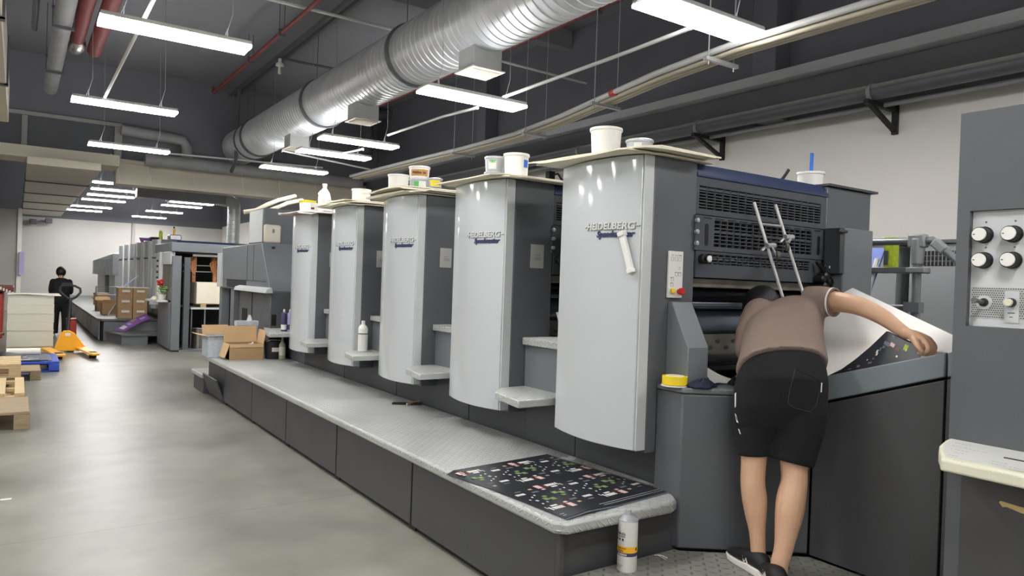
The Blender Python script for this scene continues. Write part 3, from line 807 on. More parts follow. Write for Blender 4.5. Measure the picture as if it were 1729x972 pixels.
# ---- what only the nearest unit has: switch strip, drive cover, far-side boxes
n = MB().box(2.742, 2.848, Y0 - .012, Y0 - .001, 1.45, 1.69).build('switch_strip', 'white panel', u1, bevel=.002)
m = MB(); Yf = Y0 - .0128
for (x, z, w_, h_) in ((2.757, 1.668, .02, .0025), (2.785, 1.667, .022, .0025), (2.812, 1.667, .024, .004), (2.815, 1.607, .014, .0025), (2.815, 1.597, .011, .0025),
                       (2.788, 1.579, .014, .0025), (2.812, 1.578, .02, .0025), (2.757, 1.551, .018, .003), (2.757, 1.523, .018, .003)):
    m.box(x, x + w_, Yf, Yf + .0008, z, z + h_)
for (x, z) in ((2.757, 1.64), (2.785, 1.64), (2.812, 1.64), (2.79, 1.563), (2.815, 1.563), (2.762, 1.537), (2.76, 1.508)):
    for (a, b, c, d) in ((0, .02, 0, .0012), (0, .02, .019, .0202), (0, .0012, 0, .02), (.0188, .02, 0, .02)):
        m.box(x + a, x + b, Yf, Yf + .0008, z + c, z + d)
m.build('switch_print', 'ink grey', n)
MB().box(2.757, 2.783, Yf - .014, Yf, 1.473, 1.497).build('yellow_button', 'yellow', n, bevel=.004)
MB().lathe([(.012, 0), (.012, .012), (.018, .014), (.019, .028), (.015, .034), (0, .036)], (2.818, Yf, 1.484), 18, axis=(0, -1, 0)).build('stop_button', 'red', n)
# sloped drive cover beside the infeed
MB().prism([(Y0 - .001, 1.43), (Y0 - .03, 1.43), (Y0 - .15, 1.205), (Y0 - .15, 1.016), (Y0 - .001, 1.016)], 'x', 2.755, 2.905).build('drive_cover', 'machine mid', u1, bevel=.005, angle=12)
# housings on the far frame
MB().prism([(4.13, Y0 - .12), (4.16, Y0 - .14), (4.42, Y0 - .14), (4.47, Y0 - .08), (4.48, Y0 - .001), (4.13, Y0 - .001)], 'z', 1.36, 1.90).build('far_housing', 'machine mid', u1, bevel=.006)
MB().box(4.085, 4.13, Y0 - .13, Y0 - .02, 1.62, 1.90).box(4.04, 4.13, Y0 - .15, Y0 - .135, 1.868, 1.885).build('far_hinge_box', 'machine darker', u1, bevel=.006)
m = MB()
for (x, z, r) in ((4.06, 1.60, .03), (4.02, 1.585, .022), (4.10, 1.57, .025), (4.05, 1.54, .028)):
    m.lathe([(r, 0), (r, .05), (r * .6, .06)], (x, Y0 - .015, z), 14, axis=(0, -1, 0))
m.tube([(4.0, Y0 - .03, 1.69), (4.04, Y0 - .05, 1.64), (4.09, Y0 - .03, 1.60)], .012, 8)
m.build('pneumatic_fittings', 'black', u1)
MB().prism([(4.12, Y0 - .02), (4.68, Y0 - .02), (4.68, Y0 + .6), (4.12, Y0 + .6)], 'z', 2.166, 2.18).build('far_top_plate', 'machine darker', u1)

# ---- white plastic holder stuck to the nearest cover
a = atX(1050, 395, prof_x(.12) - .012); b = atX(1066, 457, prof_x(.06) - .008)
a[0] = prof_x(a[1] - Y0) - .016; b[0] = prof_x(b[1] - Y0) - .016
t = thing('plastic_holder', 'white plastic strip holder stuck below the lettering of the nearest cover', 'holder', (a + b) / 2)
dd = b - a
MB().obox((a + b) / 2, dd, (1, 0, 0), np.cross(dd, (1, 0, 0)), np.linalg.norm(dd) / 2, .011, .017).build('strip', 'white plastic', t, bevel=.003)
MB().obox(a, dd, (1, 0, 0), np.cross(dd, (1, 0, 0)), .012, .016, .022).build('top_clip', 'white plastic', t, bevel=.003)
MB().obox(b, dd, (1, 0, 0), np.cross(dd, (1, 0, 0)), .012, .014, .02).build('end_clip', 'white plastic', t, bevel=.003)

# ================================================================== WALKWAY
t = thing('walkway', 'long tread plate walkway along the near press with dark skirts', 'platform', (2.3, 6.0, 0))
deck = [(1.97, 2.385), (2.60, 2.375), (2.655, 2.40), (2.765, 2.56), (2.765, 9.45), (1.925, 9.45), (1.925, 2.43)]
MB().prism(deck, 'z', .425, .48).build('deck', TREAD, t, bevel=.014, seg=3)
se = [2.46, 3.86, 5.09, 6.30, 7.42, 8.57, 9.42]
for i in range(6):
    MB().box(1.972, 1.99, se[i] + .010, se[i + 1] - .010, .035, .424).build('skirt_panel', 'skirt dark', t, bevel=.003)
MB().box(1.985, 2.73, 2.462, 2.485, .035, .424).box(1.972, 2.0, 2.44, 2.47, .035, .424).build('end_panel', 'skirt dark', t, bevel=.003)
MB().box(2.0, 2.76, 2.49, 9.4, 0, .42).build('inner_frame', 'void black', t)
m = MB()
for y in se[:-1]: m.box(1.99, 2.03, y - .03, y + .05, 0, .06)
m.build('foot', 'rubber', t)
# low step and open flap at the far end
MB().prism([(1.90, 9.45), (2.5, 9.45), (2.5, 10.1), (1.90, 10.1)], 'z', .19, .235).build('low_step', TREAD, t, bevel=.006)
MB().box(1.93, 2.45, 9.47, 10.06, .0, .19).build('low_step_skirt', 'skirt dark', t)
MB().obox((1.935, 8.98, .15), (0, 1, 0), (-.12, 0, .35), (.35, 0, .12), .36, .13, .008).build('open_flap', 'skirt dark', t, bevel=.003)

# ---- press base cabinet next to the nearest unit (infeed), and the feed table side
t = thing('infeed_cabinet', 'dark low cabinet with angled corner beside the nearest unit, holding the tape', 'cabinet', (3.0, 2.5, .2))
PLZ = .225
fp = [(2.69, 2.592), (2.69, 2.42), (2.90, 2.262), (3.20, 2.045), (3.20, 2.592)]
MB().prism([(x + .004, y + .002) for x, y in fp], 'z', PLZ + .003, .985).build('body', 'machine dark', t, bevel=.008)
MB().prism(fp, 'z', .988, 1.015).build('top_ledge', 'machine mid', t, bevel=.006)

PX = 3.20
def panel_z(y, top=True):
    a = (1.98, 1.107) if top else (1.98, .986); b = (1.445, 1.273) if top else (1.445, 1.17)
    return a[1] + (b[1] - a[1]) * (y - a[0]) / (b[0] - a[0])
t = thing('feed_table', 'dark feed table with sloping grey top rail in front of the operator', 'press feed table', (3.8, 1.7, .2))
ya, yb_ = 2.04, 1.452
MB().prism([(ya, PLZ + .003), (ya, panel_z(ya, False) - .012), (yb_, panel_z(yb_, False) - .012), (yb_, PLZ + .003)], 'x', PX, PX + .03).build('side_panel', 'skirt dark', t, bevel=.004)
MB().prism([(ya, panel_z(ya, False)), (ya, panel_z(ya)), (yb_, panel_z(yb_)), (yb_, panel_z(yb_, False))], 'x', PX, PX + .03).build('side_rail', 'band grey', t, bevel=.006)
MB().prism([(yb_ - .008, PLZ + .003), (yb_ - .008, panel_z(yb_, False) - .01), (1.275, panel_z(1.275, False)), (1.275, PLZ + .003)], 'x', PX + .004, PX + .03).build('rear_side_panel', 'skirt dark', t, bevel=.003)
MB().prism([(yb_ - .008, panel_z(yb_, False)), (yb_ - .008, panel_z(yb_)), (1.275, panel_z(1.275)), (1.275, panel_z(1.275, False))], 'x', PX + .004, PX + .03).build('rear_side_rail', 'band grey', t, bevel=.004)
MB().prism([(2.50, .96), (2.50, .99), (ya, panel_z(ya) - .03), (1.275, panel_z(1.275) - .03), (1.275, panel_z(1.275) - .07)], 'x', PX + .031, 4.5).build('feed_board', 'machine mid', t)
MB().prism([(2.55, .205), (2.55, .95), (ya, panel_z(ya) - .09), (1.275, panel_z(1.275) - .09), (1.275, PLZ + .003)], 'x', PX + .04, 4.45).build('core', 'void black', t)
MB().prism([(2.50, .96), (2.50, 1.03), (ya, panel_z(ya)), (1.275, panel_z(1.275)), (1.275, panel_z(1.275) - .1)], 'x', 4.5, 4.53).build('far_rail', 'band grey', t)

# ================================================================== FEEDER CABINET WITH CONTROLS
t = thing('feeder_cabinet', 'tall dark feeder cabinet with a silver panel of knobs, nearest to the camera', 'press feeder', (3.6, .7, .2))
TX, TY = 2.83, 1.262
py0, py1, pz0, pz1 = 1.02 - .25, 1.219, 1.40, 1.815     # recess of the control panel
m = MB()
m.box(TX, TX + .05, .15, TY, pz1, 2.172); m.box(TX, TX + .05, .15, TY, .205, pz0)
m.box(TX, TX + .05, py1, TY, pz0, pz1); m.box(TX, TX + .05, .15, py0, pz0, pz1)
m.box(TX + .05, 4.55, .15, TY, .205, 2.172)
m.build('body', 'machine dark', t)
cp = MB().box(TX + .022, TX + .0495, py0 + .001, py1 - .001, pz0 + .001, pz1 - .001).build('control_panel', 'panel silver', t)
FXp = TX + .022
for (y, z) in ((1.178, 1.728), (1.086, 1.728), (1.176, 1.637), (1.086, 1.637), (.995, 1.728), (.995, 1.637)):
    k = MB().lathe([(.030, 0), (.030, .006), (.0265, .01), (.0265, .042)], (FXp, y, z), 26, axis=(-1, 0, 0)).build('knob', 'black', cp)
    MB().lathe([(.0235, .042), (.0235, .046), (.022, .048)], (FXp, y, z), 26, axis=(-1, 0, 0)).box(FXp - .049, FXp - .0475, y + .012, y + .018, z - .0015, z + .0015, 1).build('knob_cap', ['white plastic', 'black'], k)
    m = MB().lathe([(.0035, 0), (.0035, .002)], (FXp, y - .004, z + .046), 10, axis=(-1, 0, 0)); m.build('knob_mark', 'olive grey', cp)
pf = MB().box(FXp - .002, FXp, py0 + .01, py1 - .004, 1.432, 1.54).build('perforated_plate', 'perforated', cp)
m = MB()
for r in range(14):
    for c in range(26):
        y = py1 - .010 - c * .0074 - (r % 2) * .0037; z = 1.437 + r * .0077
        if y > 1.0:
            m.prism([(y + .0021 * math.cos(a), z + .0021 * math.sin(a)) for a in np.linspace(0, 2 * PI, 6, endpoint=False)], 'x', FXp - .0028, FXp - .0018)
m.build('perforation', 'ink black', pf)
tg = MB().prism([(1.170 + .026 * math.cos(a), 1.487 + .026 * math.sin(a)) for a in np.linspace(0, 2 * PI, 12, endpoint=False)], 'x', FXp - .005, FXp - .002).build('toggle_plate', 'panel silver', cp)
MB().lathe([(.016, .002), (.014, .014), (.006, .016)], (FXp, 1.170, 1.487), 16, axis=(-1, 0, 0)).build('toggle_boot', 'black', tg)
MB().tube([(FXp - .012, 1.170, 1.487), (FXp - .05, 1.172, 1.492), (FXp - .078, 1.172, 1.494)], [.006, .008, .010], 12).build('toggle_lever', 'olive grey', tg)
kp = MB().box(FXp - .004, FXp - .002, 1.060, 1.105, 1.42, 1.53).box(FXp - .0046, FXp - .004, 1.072, 1.094, 1.452, 1.455, 1).box(FXp - .0046, FXp - .004, 1.078, 1.088, 1.438, 1.441, 2).build('key_plate', ['panel silver', 'ink black', 'pipe red'], cp)
MB().lathe([(.0155, 0), (.0155, .022), (.013, .024)], (FXp - .003, 1.083, 1.49), 18, axis=(-1, 0, 0)).build('selector_ring', 'black', kp)
MB().lathe([(.0135, .024), (.0135, .034), (.011, .036)], (FXp - .003, 1.083, 1.49), 18, axis=(-1, 0, 0)).build('selector_knob', 'console cream', kp)
MB().box(TX - .004, TX + .001, .15, TY - .05, .205, .86).build('lower_door', 'skirt dark', t)
# cream console shelf
def console_pts(zs):
    return None
ol = [(TX + .02, 1.262), (TX - .03, 1.262), (TX - .09, 1.252), (TX - .15, 1.226), (TX - .20, 1.196), (TX - .225, 1.186), (TX - .225, .3), (TX + .02, .3)]
cs = MB()
# sloped top: higher at the back
def zt(x): return .985 + (x - TX) * .14
n_ = len(ol)
vs = [(x, y, zt(x)) for x, y in ol] + [(x, y, zt(x) - (.045 if x < TX - .1 else .06)) for x, y in ol]
cs.add(vs, [tuple(range(n_)), tuple(range(n_, 2 * n_))[::-1]] + [(i, (i + 1) % n_, n_ + (i + 1) % n_, n_ + i) for i in range(n_)])
co = cs.build('console', 'console cream', t, bevel=.010, seg=3)
il = [(TX - .012, 1.245), (TX - .085, 1.236), (TX - .14, 1.213), (TX - .185, 1.188), (TX - .20, 1.178), (TX - .20, .31), (TX - .012, .31)]
vs = [(x, y, zt(x) + .0005) for x, y in il] + [(x, y, zt(x) + .003) for x, y in il]; n_ = len(il)
ct = MB().add(vs, [tuple(range(n_))[::-1], tuple(range(n_, 2 * n_))] + [(i, (i + 1) % n_, n_ + (i + 1) % n_, n_ + i) for i in range(n_)]).build('console_top', 'console top', co)
m = MB()
rnd = random.Random(3)
def cpr(x, y, wy, hx=.0016):
    m.add([(x, y, zt(x) + .0034), (x, y - wy, zt(x) + .0034), (x + hx, y - wy, zt(x + hx) + .0034), (x + hx, y, zt(x + hx) + .0034)], [(0, 1, 2, 3)])
    m.add([(x, y, zt(x) + .0036), (x, y - wy, zt(x) + .0036), (x + hx, y - wy, zt(x + hx) + .0036), (x + hx, y, zt(x + hx) + .0036)], [(3, 2, 1, 0)])
for (px, py, L_) in ((1608, 752, 4), (1605, 757, 5), (1612, 747, 5), (1600, 767, 3), (1611, 763, 3), (1609, 776, 3), (1674, 778, 4), (1673, 782, 4), (1664, 793, 8), (1704, 788, 5), (1703, 791, 4), (1630, 757, 6)):
    r = ray(px, py); s0 = None
    # meet the sloped console top
    s0 = ((.9885 - TX * .14) - 1.5) / (r[2] - .14 * r[0])
    q = CAM + r * s0
    for k in range(L_):
        cpr(q[0] + rnd.uniform(-.001, .001), q[1] - k * .012, rnd.uniform(.005, .010))
m.build('console_print', 'ink grey', ct)
r = ray(1695, 772); q = CAM + r * (((.9885 - TX * .14) - 1.5) / (r[2] - .14 * r[0]))
MB().add([(q[0] + a, q[1] + b, zt(q[0] + a) + c) for a in (-.004, .004) for b in (0, -.2) for c in (.001, .0045)], [(0, 1, 3, 2), (4, 6, 7, 5), (0, 4, 5, 1), (2, 3, 7, 6), (0, 2, 6, 4), (1, 5, 7, 3)]).build('console_slot', 'ink black', ct)
# scuffed bare patch
q = atX(1706, 855, TX - .0045)
MB().prism([(q[1] + .035, q[2] + .006), (q[1] + .03, q[2] + .012), (q[1] - .02, q[2] + .008), (q[1] - .2, q[2] + .002), (q[1] - .2, q[2] - .03), (q[1] - .03, q[2] - .012), (q[1] + .01, q[2] - .004), (q[1] + .024, q[2] - .008)], 'x', TX - .0052, TX - .0042).build('bare_patch', 'wood bare', t)

# low tread plate floor stand in front of the infeed
t = thing('floor_plate', 'low worn tread plate stand carrying the operator and the solvent can', 'platform', (2.5, 1.5, 0))
MB().prism([(1.93, 2.43), (2.685, 2.43), (2.69, 2.405), (2.895, 2.25), (3.19, 2.03), (3.19, 1.27), (2.82, 1.27), (2.82, .0), (1.93, .0)], 'z', .175, PLZ).build('plate', TREADP, t, bevel=.004)
MB().box(2.02, 2.78, .0, 2.40, 0, .174).build('support_box', 'skirt dark', t)
# ================================================================== NEAR DELIVERY END
t = thing('delivery_unit', 'grey delivery hood at the far end of the near press, behind the open cartons', 'press delivery', (3.0, 10.2, 0))
side = [(9.56, 1.905), (9.10, 1.285), (11.62, 1.265), (11.70, 1.88)]
MB().prism(side, 'x', 2.60, 4.55).build('hood', 'machine mid', t, bevel=.01)
MB().box(2.585, 2.70, 11.70, 11.96, 1.28, 1.80).build('end_plate', 'cover edge grey', t, bevel=.006)
m = MB()
for k in range(5): m.box(2.594, 2.6, 10.25, 11.35, 1.30 + k * .022, 1.311 + k * .022)
m.build('side_vent', 'black', t)
MB().prism([(9.60 - .2, 1.905), (9.75 - .2, 1.7)], 'x', 2.6, 2.7) if False else None
for (y0_, y1_) in ((10.22, 10.23), (9.90, 9.908)):
    MB().box(2.5965, 2.6, y0_, y1_, 1.41, 1.89).build('hood_seam', 'machine darker', t)
MB().box(2.595, 2.6, 9.3, 11.6, 1.405, 1.41).build('hood_lip', 'machine darker', t)
MB().box(2.60, 4.5, 9.085, 10.58, .481, 1.283).build('front_cabinet', 'machine dark', t, bevel=.01)
MB().prism([(2.52, 1.262), (2.535, 1.31), (2.60, 1.335), (2.62, 1.262)], 'y', 9.03, 10.6).build('light_rail', 'cover edge grey', t, bevel=.006)
MB().box(2.592, 2.6, 10.15, 10.40, .82, 1.02).box(2.592, 2.6, 9.9, 9.908, .47, 1.25).build('cabinet_recess', 'void black', t)
MB().box(2.62, 2.68, 9.077, 9.085, .86, 1.0).build('cabinet_grip', 'void black', t, bevel=.004)
MB().box(2.62, 2.74, 11.0, 11.2, .0, 1.27).build('rear_post', 'machine mid', t, bevel=.006)
MB().box(2.62, 2.74, 11.75, 11.9, .0, 1.28).build('rear_post', 'machine mid', t, bevel=.006)
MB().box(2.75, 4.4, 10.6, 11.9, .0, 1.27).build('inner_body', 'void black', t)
MB().box(2.77, 4.5, 8.75, 10.6, 0, .46).build('base', 'machine darker', t)
tb = MB().box(2.64, 4.2, 9.62, 10.35, 1.9, 2.365).build('dryer_box', 'machine dark', t, bevel=.008)
MB().box(2.632, 2.64, 9.66, 10.3, 1.92, 2.35).build('dryer_side', 'cover edge grey', tb)
MB().box(2.82, 2.97, 9.614, 9.62, 2.285, 2.315).build('name_plate', 'white plastic', tb, bevel=.008)
mt = MB().box(2.64, 2.86, 9.58, 9.92, 1.905, 2.15).build('blower_box', 'duct beige', t, bevel=.025)
MB().lathe([(.06, 0), (.075, .01), (.075, .14), (.06, .16), (0, .16)], (2.68, 9.74, 2.20), 18, axis=(1, 0, 0)).box(2.69, 2.84, 9.7, 9.78, 2.14, 2.20).build('blower_motor', 'machine mid', mt)
MB().box(2.74, 2.77, 9.575, 9.58, 2.04, 2.09).build('blower_label', 'ink grey', mt)
MB().box(2.72, 2.76, 9.50, 9.53, 1.83, 1.86).build('small_sensor', 'black', t)
y0 = Y0 + PITCH * 5
lo = [(2.78, y0 + .45), (2.56, y0 + .45), (2.42, y0 - .16), (2.37, y0 - .45), (2.37, y0 - .485), (2.78, y0 - .485)]
MB().prism(lo, 'z', .785, .83).build('lower_step', TREAD, t, bevel=.006)
MB().box(2.768, 4.0, y0 - .515, 9.04, .0, .785).build('step_support', 'machine dark', t)
# cream hoses on top
pipe('cream_hose', 'fat cream hose draped above the delivery hood of the near press', 'hose', [atY(412, 358, 10.8), atY(432, 355, 10.8), atY(450, 346, 10.9), atY(470, 338, 11.2), atY(498, 331, 12.5)], .032, 'pipe cream', 10)
pipe('cream_hose', 'second cream hose behind the fat one above the delivery hood', 'hose', [atY(455, 355, 11.4), atY(485, 343, 11.6), atY(510, 338, 12.2)], .032, 'duct beige', 10)

# ================================================================== BOARDS AND TUBS ON TOP OF THE UNITS
TOPZ = 2.166
def boards(label, y0, layers, seed, x0=2.44, x1=3.02, ya=-.06, yb_=.72, droop=.05, name='scrap_boards', mt='board cream'):
    rnd = random.Random(seed)
    t = thing(name, label, 'board', (2.75, y0 + .3, TOPZ))
    z = TOPZ + .004
    for k in range(layers):
        dx0, dx1, da, db = (rnd.uniform(-.05, .05) for _ in range(4)); rot = rnd.uniform(-.06, .06)
        ax = rnd.uniform(.3, 1) * droop; ay = rnd.uniform(.2, 1) * droop
        def fn(u, v, k=k, z=z, dx0=dx0, dx1=dx1, da=da, db=db, rot=rot, ax=ax, ay=ay):
            x = x0 + dx0 + (x1 + dx1 - x0 - dx0) * u; y = y0 + ya + da + (yb_ + db - ya - da) * v
            xx = x - 2.75; yy = y - y0 - .32
            dz = 0
            edge = max(0, 2.55 - x)                       # overhang on the aisle side curls slightly
            dz += edge * (.05 * math.sin(3 + 5 * v + k) - .06 * (k % 3))
            dz += .004 * math.sin(5 * v + k * 1.3)
            dz += max(0, yy - .33) * ay * 2 - max(0, -.33 - yy) * ay * 3
            return (2.75 + xx - yy * rot, y0 + .32 + yy + xx * rot, z + max(-.002 if x > 2.6 else -.05, dz))
        MB().sheet(fn, 10, 12, .008, 0, 1).build('board', [mt, 'print pink' if name == 'scrap_sheets' else mt], t)
        z += .0125
    return z - .004
def tub(name, label, px, X_, r, h, mt, z, lid=None, wall=.003, lab=None, open_=False, taper=.92, y=None, grp=None):
    """a round tub or bucket standing at x = X_ where the line of sight at px meets it"""
    if y is None:
        y = X_ * ray(px, 300)[1] / ray(px, 300)[0]
    t = thing(name, label, 'tub' if 'tub' in name else 'bucket', (X_, y, z), grp)
    c = (X_, y, z)
    if open_:
        MB().lathe([(0, .0), (r * taper, 0), (r, h), (r + .005, h), (r + .006, h - .014), (r + .001, h - .016)] [::-1] + [(r - wall, h), (r * taper - wall, .006), (0, .006)][:0], c, 28).build('shell', mt, t)
        MB().lathe([(r - .001, h), (r * taper - wall, .008), (0, .008)], c, 28).build('inside', mt, t)
    else:
        MB().lathe([(0, 0), (r * taper, 0), (r, h * .86), (r, h * .86)], c, 28).build('shell', mt, t)
        MB().lathe([(r + .003, h * .84), (r + .005, h * .86), (r + .005, h * .97), (r, h), (r * .93, h), (r * .92, h - .006), (0, h - .006)], c, 28).build('lid', lid or mt, t)
    if lab:
        for (a0, a1, z0, z1, lm, nm) in lab:
            m = MB(); n_ = 10
            def P(i, zz, q):
                a = math.radians(a0 + (a1 - a0) * i / n_); rr = (r * taper + (r - r * taper) * (zz / h)) + .0012 + q
                return (c[0] + rr * math.cos(a), c[1] + rr * math.sin(a), c[2] + zz)
            for i in range(n_):
                m.add([P(i, z0 * h, 0), P(i + 1, z0 * h, 0), P(i + 1, z1 * h, 0), P(i, z1 * h, 0)], [(0, 1, 2, 3)])
            m.build(nm, lm, t)
    return t
def facing(X_, y): return math.degrees(math.atan2(-y, -X_))
z1 = boards('two cream boards bent over the top of the nearest printing unit', Y0, 3, 1, x1=3.0, ya=-.06, yb_=.76, droop=.12)
z2 = boards('cream boards on the second printing unit under the two stacked tubs', Y0 + PITCH, 2, 2)
z3 = boards('thick pile of cream scrap boards on the middle printing unit', Y0 + 2 * PITCH, 5, 5, droop=.08)
z4 = boards('pile of cream scrap boards on the fourth printing unit under the wide bucket', Y0 + 3 * PITCH, 4, 4)
z5 = boards('curled printed sheets on the farthest printing unit', Y0 + 4 * PITCH, 2, 8, droop=.1, name='scrap_sheets', mt='paper')

t = tub('white_bucket', 'open white bucket on the bent boards of the nearest unit', 1021, 2.74, .088, .185, 'white plastic', z1, open_=True, taper=.86)
t = tub('ink_tub', 'clear lidded ink tub beside the open white bucket on the nearest unit', 1078, 2.80, .072, .10, 'tin', z1, lid='tin', lab=[(200, 235, .1, .75, 'white panel', 'label')])
tub('ink_tub', 'lower grey tub of the stack of two on the second unit', 835, 2.70, .068, .062, 'tin', z2, lid='tin')
yt = 2.70 * ray(835, 300)[1] / ray(835, 300)[0]; fa = facing(2.70, yt)
tub('ink_tub', 'upper tub with green and white label, stacked on another on the second unit', 835, 2.70, .068, .105, 'tin', z2 + .0625, lid='tin', lab=[(fa - 40, fa + 8, .15, .68, 'white panel', 'label'), (fa - 36, fa + 4, .55, .73, 'green', 'label_band')])
yt = 2.72 * ray(871, 300)[1] / ray(871, 300)[0]; fa = facing(2.72, yt)
tub('white_bucket', 'white bucket with a blue label beside the stacked tubs', 871, 2.72, .082, .16, 'white plastic', z2, open_=True, taper=.93, lab=[(fa + 38, fa + 68, .42, .74, 'blue', 'label')])
tub('white_bucket', 'plain white bucket beside the brown labelled tub, on the middle unit', 673, 2.70, .088, .165, 'white plastic', z3, open_=True, taper=.94)
yt = 2.74 * ray(708, 300)[1] / ray(708, 300)[0]; fa = facing(2.74, yt)
tub('ink_tub', 'lower tub with green label under the brown labelled one, middle unit', 708, 2.74, .082, .105, 'tin', z3, lid='tin', lab=[(fa - 30, fa - 2, .1, .72, 'green', 'label_band'), (fa - 2, fa + 45, .08, .76, 'white panel', 'label')])
tb_ = tub('ink_tub', 'brown labelled ink tub stacked on the green labelled one, middle unit', 708, 2.74, .085, .10, 'white plastic', z3 + .1055, lid='white plastic', lab=[(fa - 55, fa + 55, .16, .70, 'brown label', 'label')])
vs, fs = text_geo('Printline  Ink', .03, .0006, 0, .0008, width=.12)
m = MB(); V = []
for v in vs:
    a = math.radians(fa) - .72 + v[0] / .085; rr = .0868 + v[2]
    V.append((2.74 + rr * math.cos(a), yt + rr * math.sin(a), z3 + .1055 + .034 + v[1]))
m.add(V, fs).build('label_lettering', 'print brown', tb_)
yt = 2.72 * ray(735, 300)[1] / ray(735, 300)[0]; fa = facing(2.72, yt)
tub('ink_tub', 'small tub with yellow label right of the stack on the middle unit', 735, 2.72, .055, .075, 'tin', z3, lid='tin', lab=[(fa - 45, fa + 45, .12, .74, 'yellow', 'label')])
tub('white_bucket', 'wide plain white bucket alone on the fourth unit', 611, 2.72, .088, .13, 'white plastic', z4, open_=True, taper=.96)
tub('white_bucket', 'white bucket with yellow rim on the farthest unit', 521, 2.70, .092, .155, 'white plastic', z5, lid='yellow', taper=.9)
yj = 2.72 * ray(549, 300)[1] / ray(549, 300)[0]
t = thing('white_jug', 'white plastic jug standing behind the yellow rimmed bucket', 'jug', (2.72, yj, z5))
MB().loft([[(2.72 + a * .07 * s_ * math.cos(th), yj + .055 * s_ * math.sin(th), z5 + z) for th in np.linspace(0, 2 * PI, 20, endpoint=False) for a in (1,)] for s_, z in ((.9, 0), (1, .02), (1, .15), (.85, .2), (.45, .245), (.32, .255), (.32, .28))]).build('body', 'white plastic', t)
MB().lathe([(.026, .278), (.026, .305), (0, .307)], (2.72, yj, z5), 16).build('cap', 'white plastic', t)
MB().tube([(2.67, yj, z5 + .15), (2.655, yj, z5 + .19), (2.68, yj, z5 + .225)], .012, 8).build('handle', 'white plastic', t)
for k, (dx, dy, h, lb) in enumerate(((-.05, .16, .1, 'small white carton beside the jug, next to the yellow rimmed bucket'), (.0, -.11, .12, 'small white carton in front of the jug on the farthest unit'))):
    b = MB().box(2.66 + dx, 2.75 + dx, yj + dy - .05, yj + dy + .05, z5, z5 + h).box(2.662 + dx, 2.70 + dx, yj + dy - .0515, yj + dy - .05, z5 + .03, z5 + .05, 1).build('small_carton', ['white panel', 'print brown'], None, bevel=.002)
    tag(at_origin(b, (2.7 + dx, yj + dy, z5)), lb, 'carton')
# bucket with blue scraper on the nearest unit's far side
p = atY(1368, 312, 2.86)
t = thing('white_bucket', 'white bucket with a blue scraper, behind the blue bar of the nearest unit', 'bucket', (p[0], 2.86, 2.17))
MB().lathe([(0, 0), (.075, 0), (.084, .13), (.088, .13), (.088, .115)], (p[0], 2.86, 2.17), 28).lathe([(.083, .129), (.074, .008), (0, .008)], (p[0], 2.86, 2.17), 28).build('shell', 'white plastic', t)
q0 = np.array((p[0] + .005, 2.86, 2.18)); q1 = atY(1371, 258, 2.83)
sc = thing('scraper', 'blue handled scraper standing upright in the white bucket', 'scraper', q0)
MB().obox((q1 + q0) / 2 + (q1 - q0) * .22, q1 - q0, (1, 0, 0), np.cross(q1 - q0, (1, 0, 0)), np.linalg.norm(q1 - q0) * .28, .013, .008).build('handle', 'blue', sc, bevel=.005)
MB().obox(q0 + (q1 - q0) * .2, q1 - q0, (1, 0, 0), np.cross(q1 - q0, (1, 0, 0)), np.linalg.norm(q1 - q0) * .26, .022, .002).build('blade', 'steel', sc)
a = atY(1322, 300, 2.84); b = atY(1331, 287, 2.84)
tag(at_origin(MB().tube([a + (a - b) * .6, b], .012, 10).build('black_rod', 'rubber'), a), 'short black rod sticking up behind the blue bar', 'rod')

# ================================================================== ON THE WALKWAY
DZ = .4805
def bottle(name, label, cat, x, y, z, prof, mt, parts, sc=1.0):
    t = thing(name, label, cat, (x, y, z))
    MB().lathe([(r * sc, h * sc) for r, h in prof], (x, y, z), 24).build('body', mt, t)
    for nm, pr, m_ in parts:
        MB().lathe([(r * sc, h * sc) for r, h in pr], (x, y, z), 24).build(nm, m_, t)
    return t
BP = [(0, 0), (.038, 0), (.043, .006), (.043, .17), (.041, .178), (.043, .185), (.043, .2), (.036, .222), (.018, .238), (.016, .245), (0, .245)]
y2 = Y0 + PITCH * 3
p = atZ(612, 593, .83)
bottle('white_bottle', 'white plastic bottle with a green stripe standing on a footboard', 'bottle', p[0], p[1], .8305, BP, 'white plastic',
       [('cap', [(.0165, .238), (.0165, .27), (.014, .272), (0, .272)], 'white plastic'), ('label', [(.0434, .02), (.0434, .15)], 'white panel'), ('stripe', [(.0436, .152), (.0436, .163)], 'olive grey')], 1.02)
SPR = [(0, 0), (.031, 0), (.033, .004), (.033, .2), (.028, .216), (.016, .224), (0, .224)]
for px, lb, m1, m2 in ((479, 'dark spray can on the last footboard, left of another spray can', 'label violet', 'white panel'), (489, 'paler spray can touching the light cover on the last footboard', 'lilac', 'label violet')):
    p = atZ(px, 559, .83)
    bottle('spray_can', lb, 'can', p[0], p[1], .8305, SPR, m1, [('nozzle', [(.012, .22), (.012, .25), (.007, .262), (0, .262)], 'white plastic'), ('label', [(.0335, .02), (.0335, .08)], m2)], 1.0)
p = atZ(476, 606, DZ)
bottle('green_bottle', 'pale green bottle on the walkway beside the black bucket', 'bottle', p[0], p[1], DZ, [(0, 0), (.037, 0), (.04, .005), (.04, .17), (.034, .195), (.015, .215), (.013, .24), (0, .24)], 'bottle green', [('cap', [(.014, .236), (.014, .262), (0, .262)], 'tin'), ('label', [(.0405, .05), (.0405, .15)], 'white panel')], 1.0)
p = atZ(459, 606, DZ)
t = thing('black_bucket', 'black bucket with white label behind the open carton', 'bucket', (p[0] + .05, p[1] + .08, DZ))
c = (p[0] + .05, p[1] + .08, DZ)
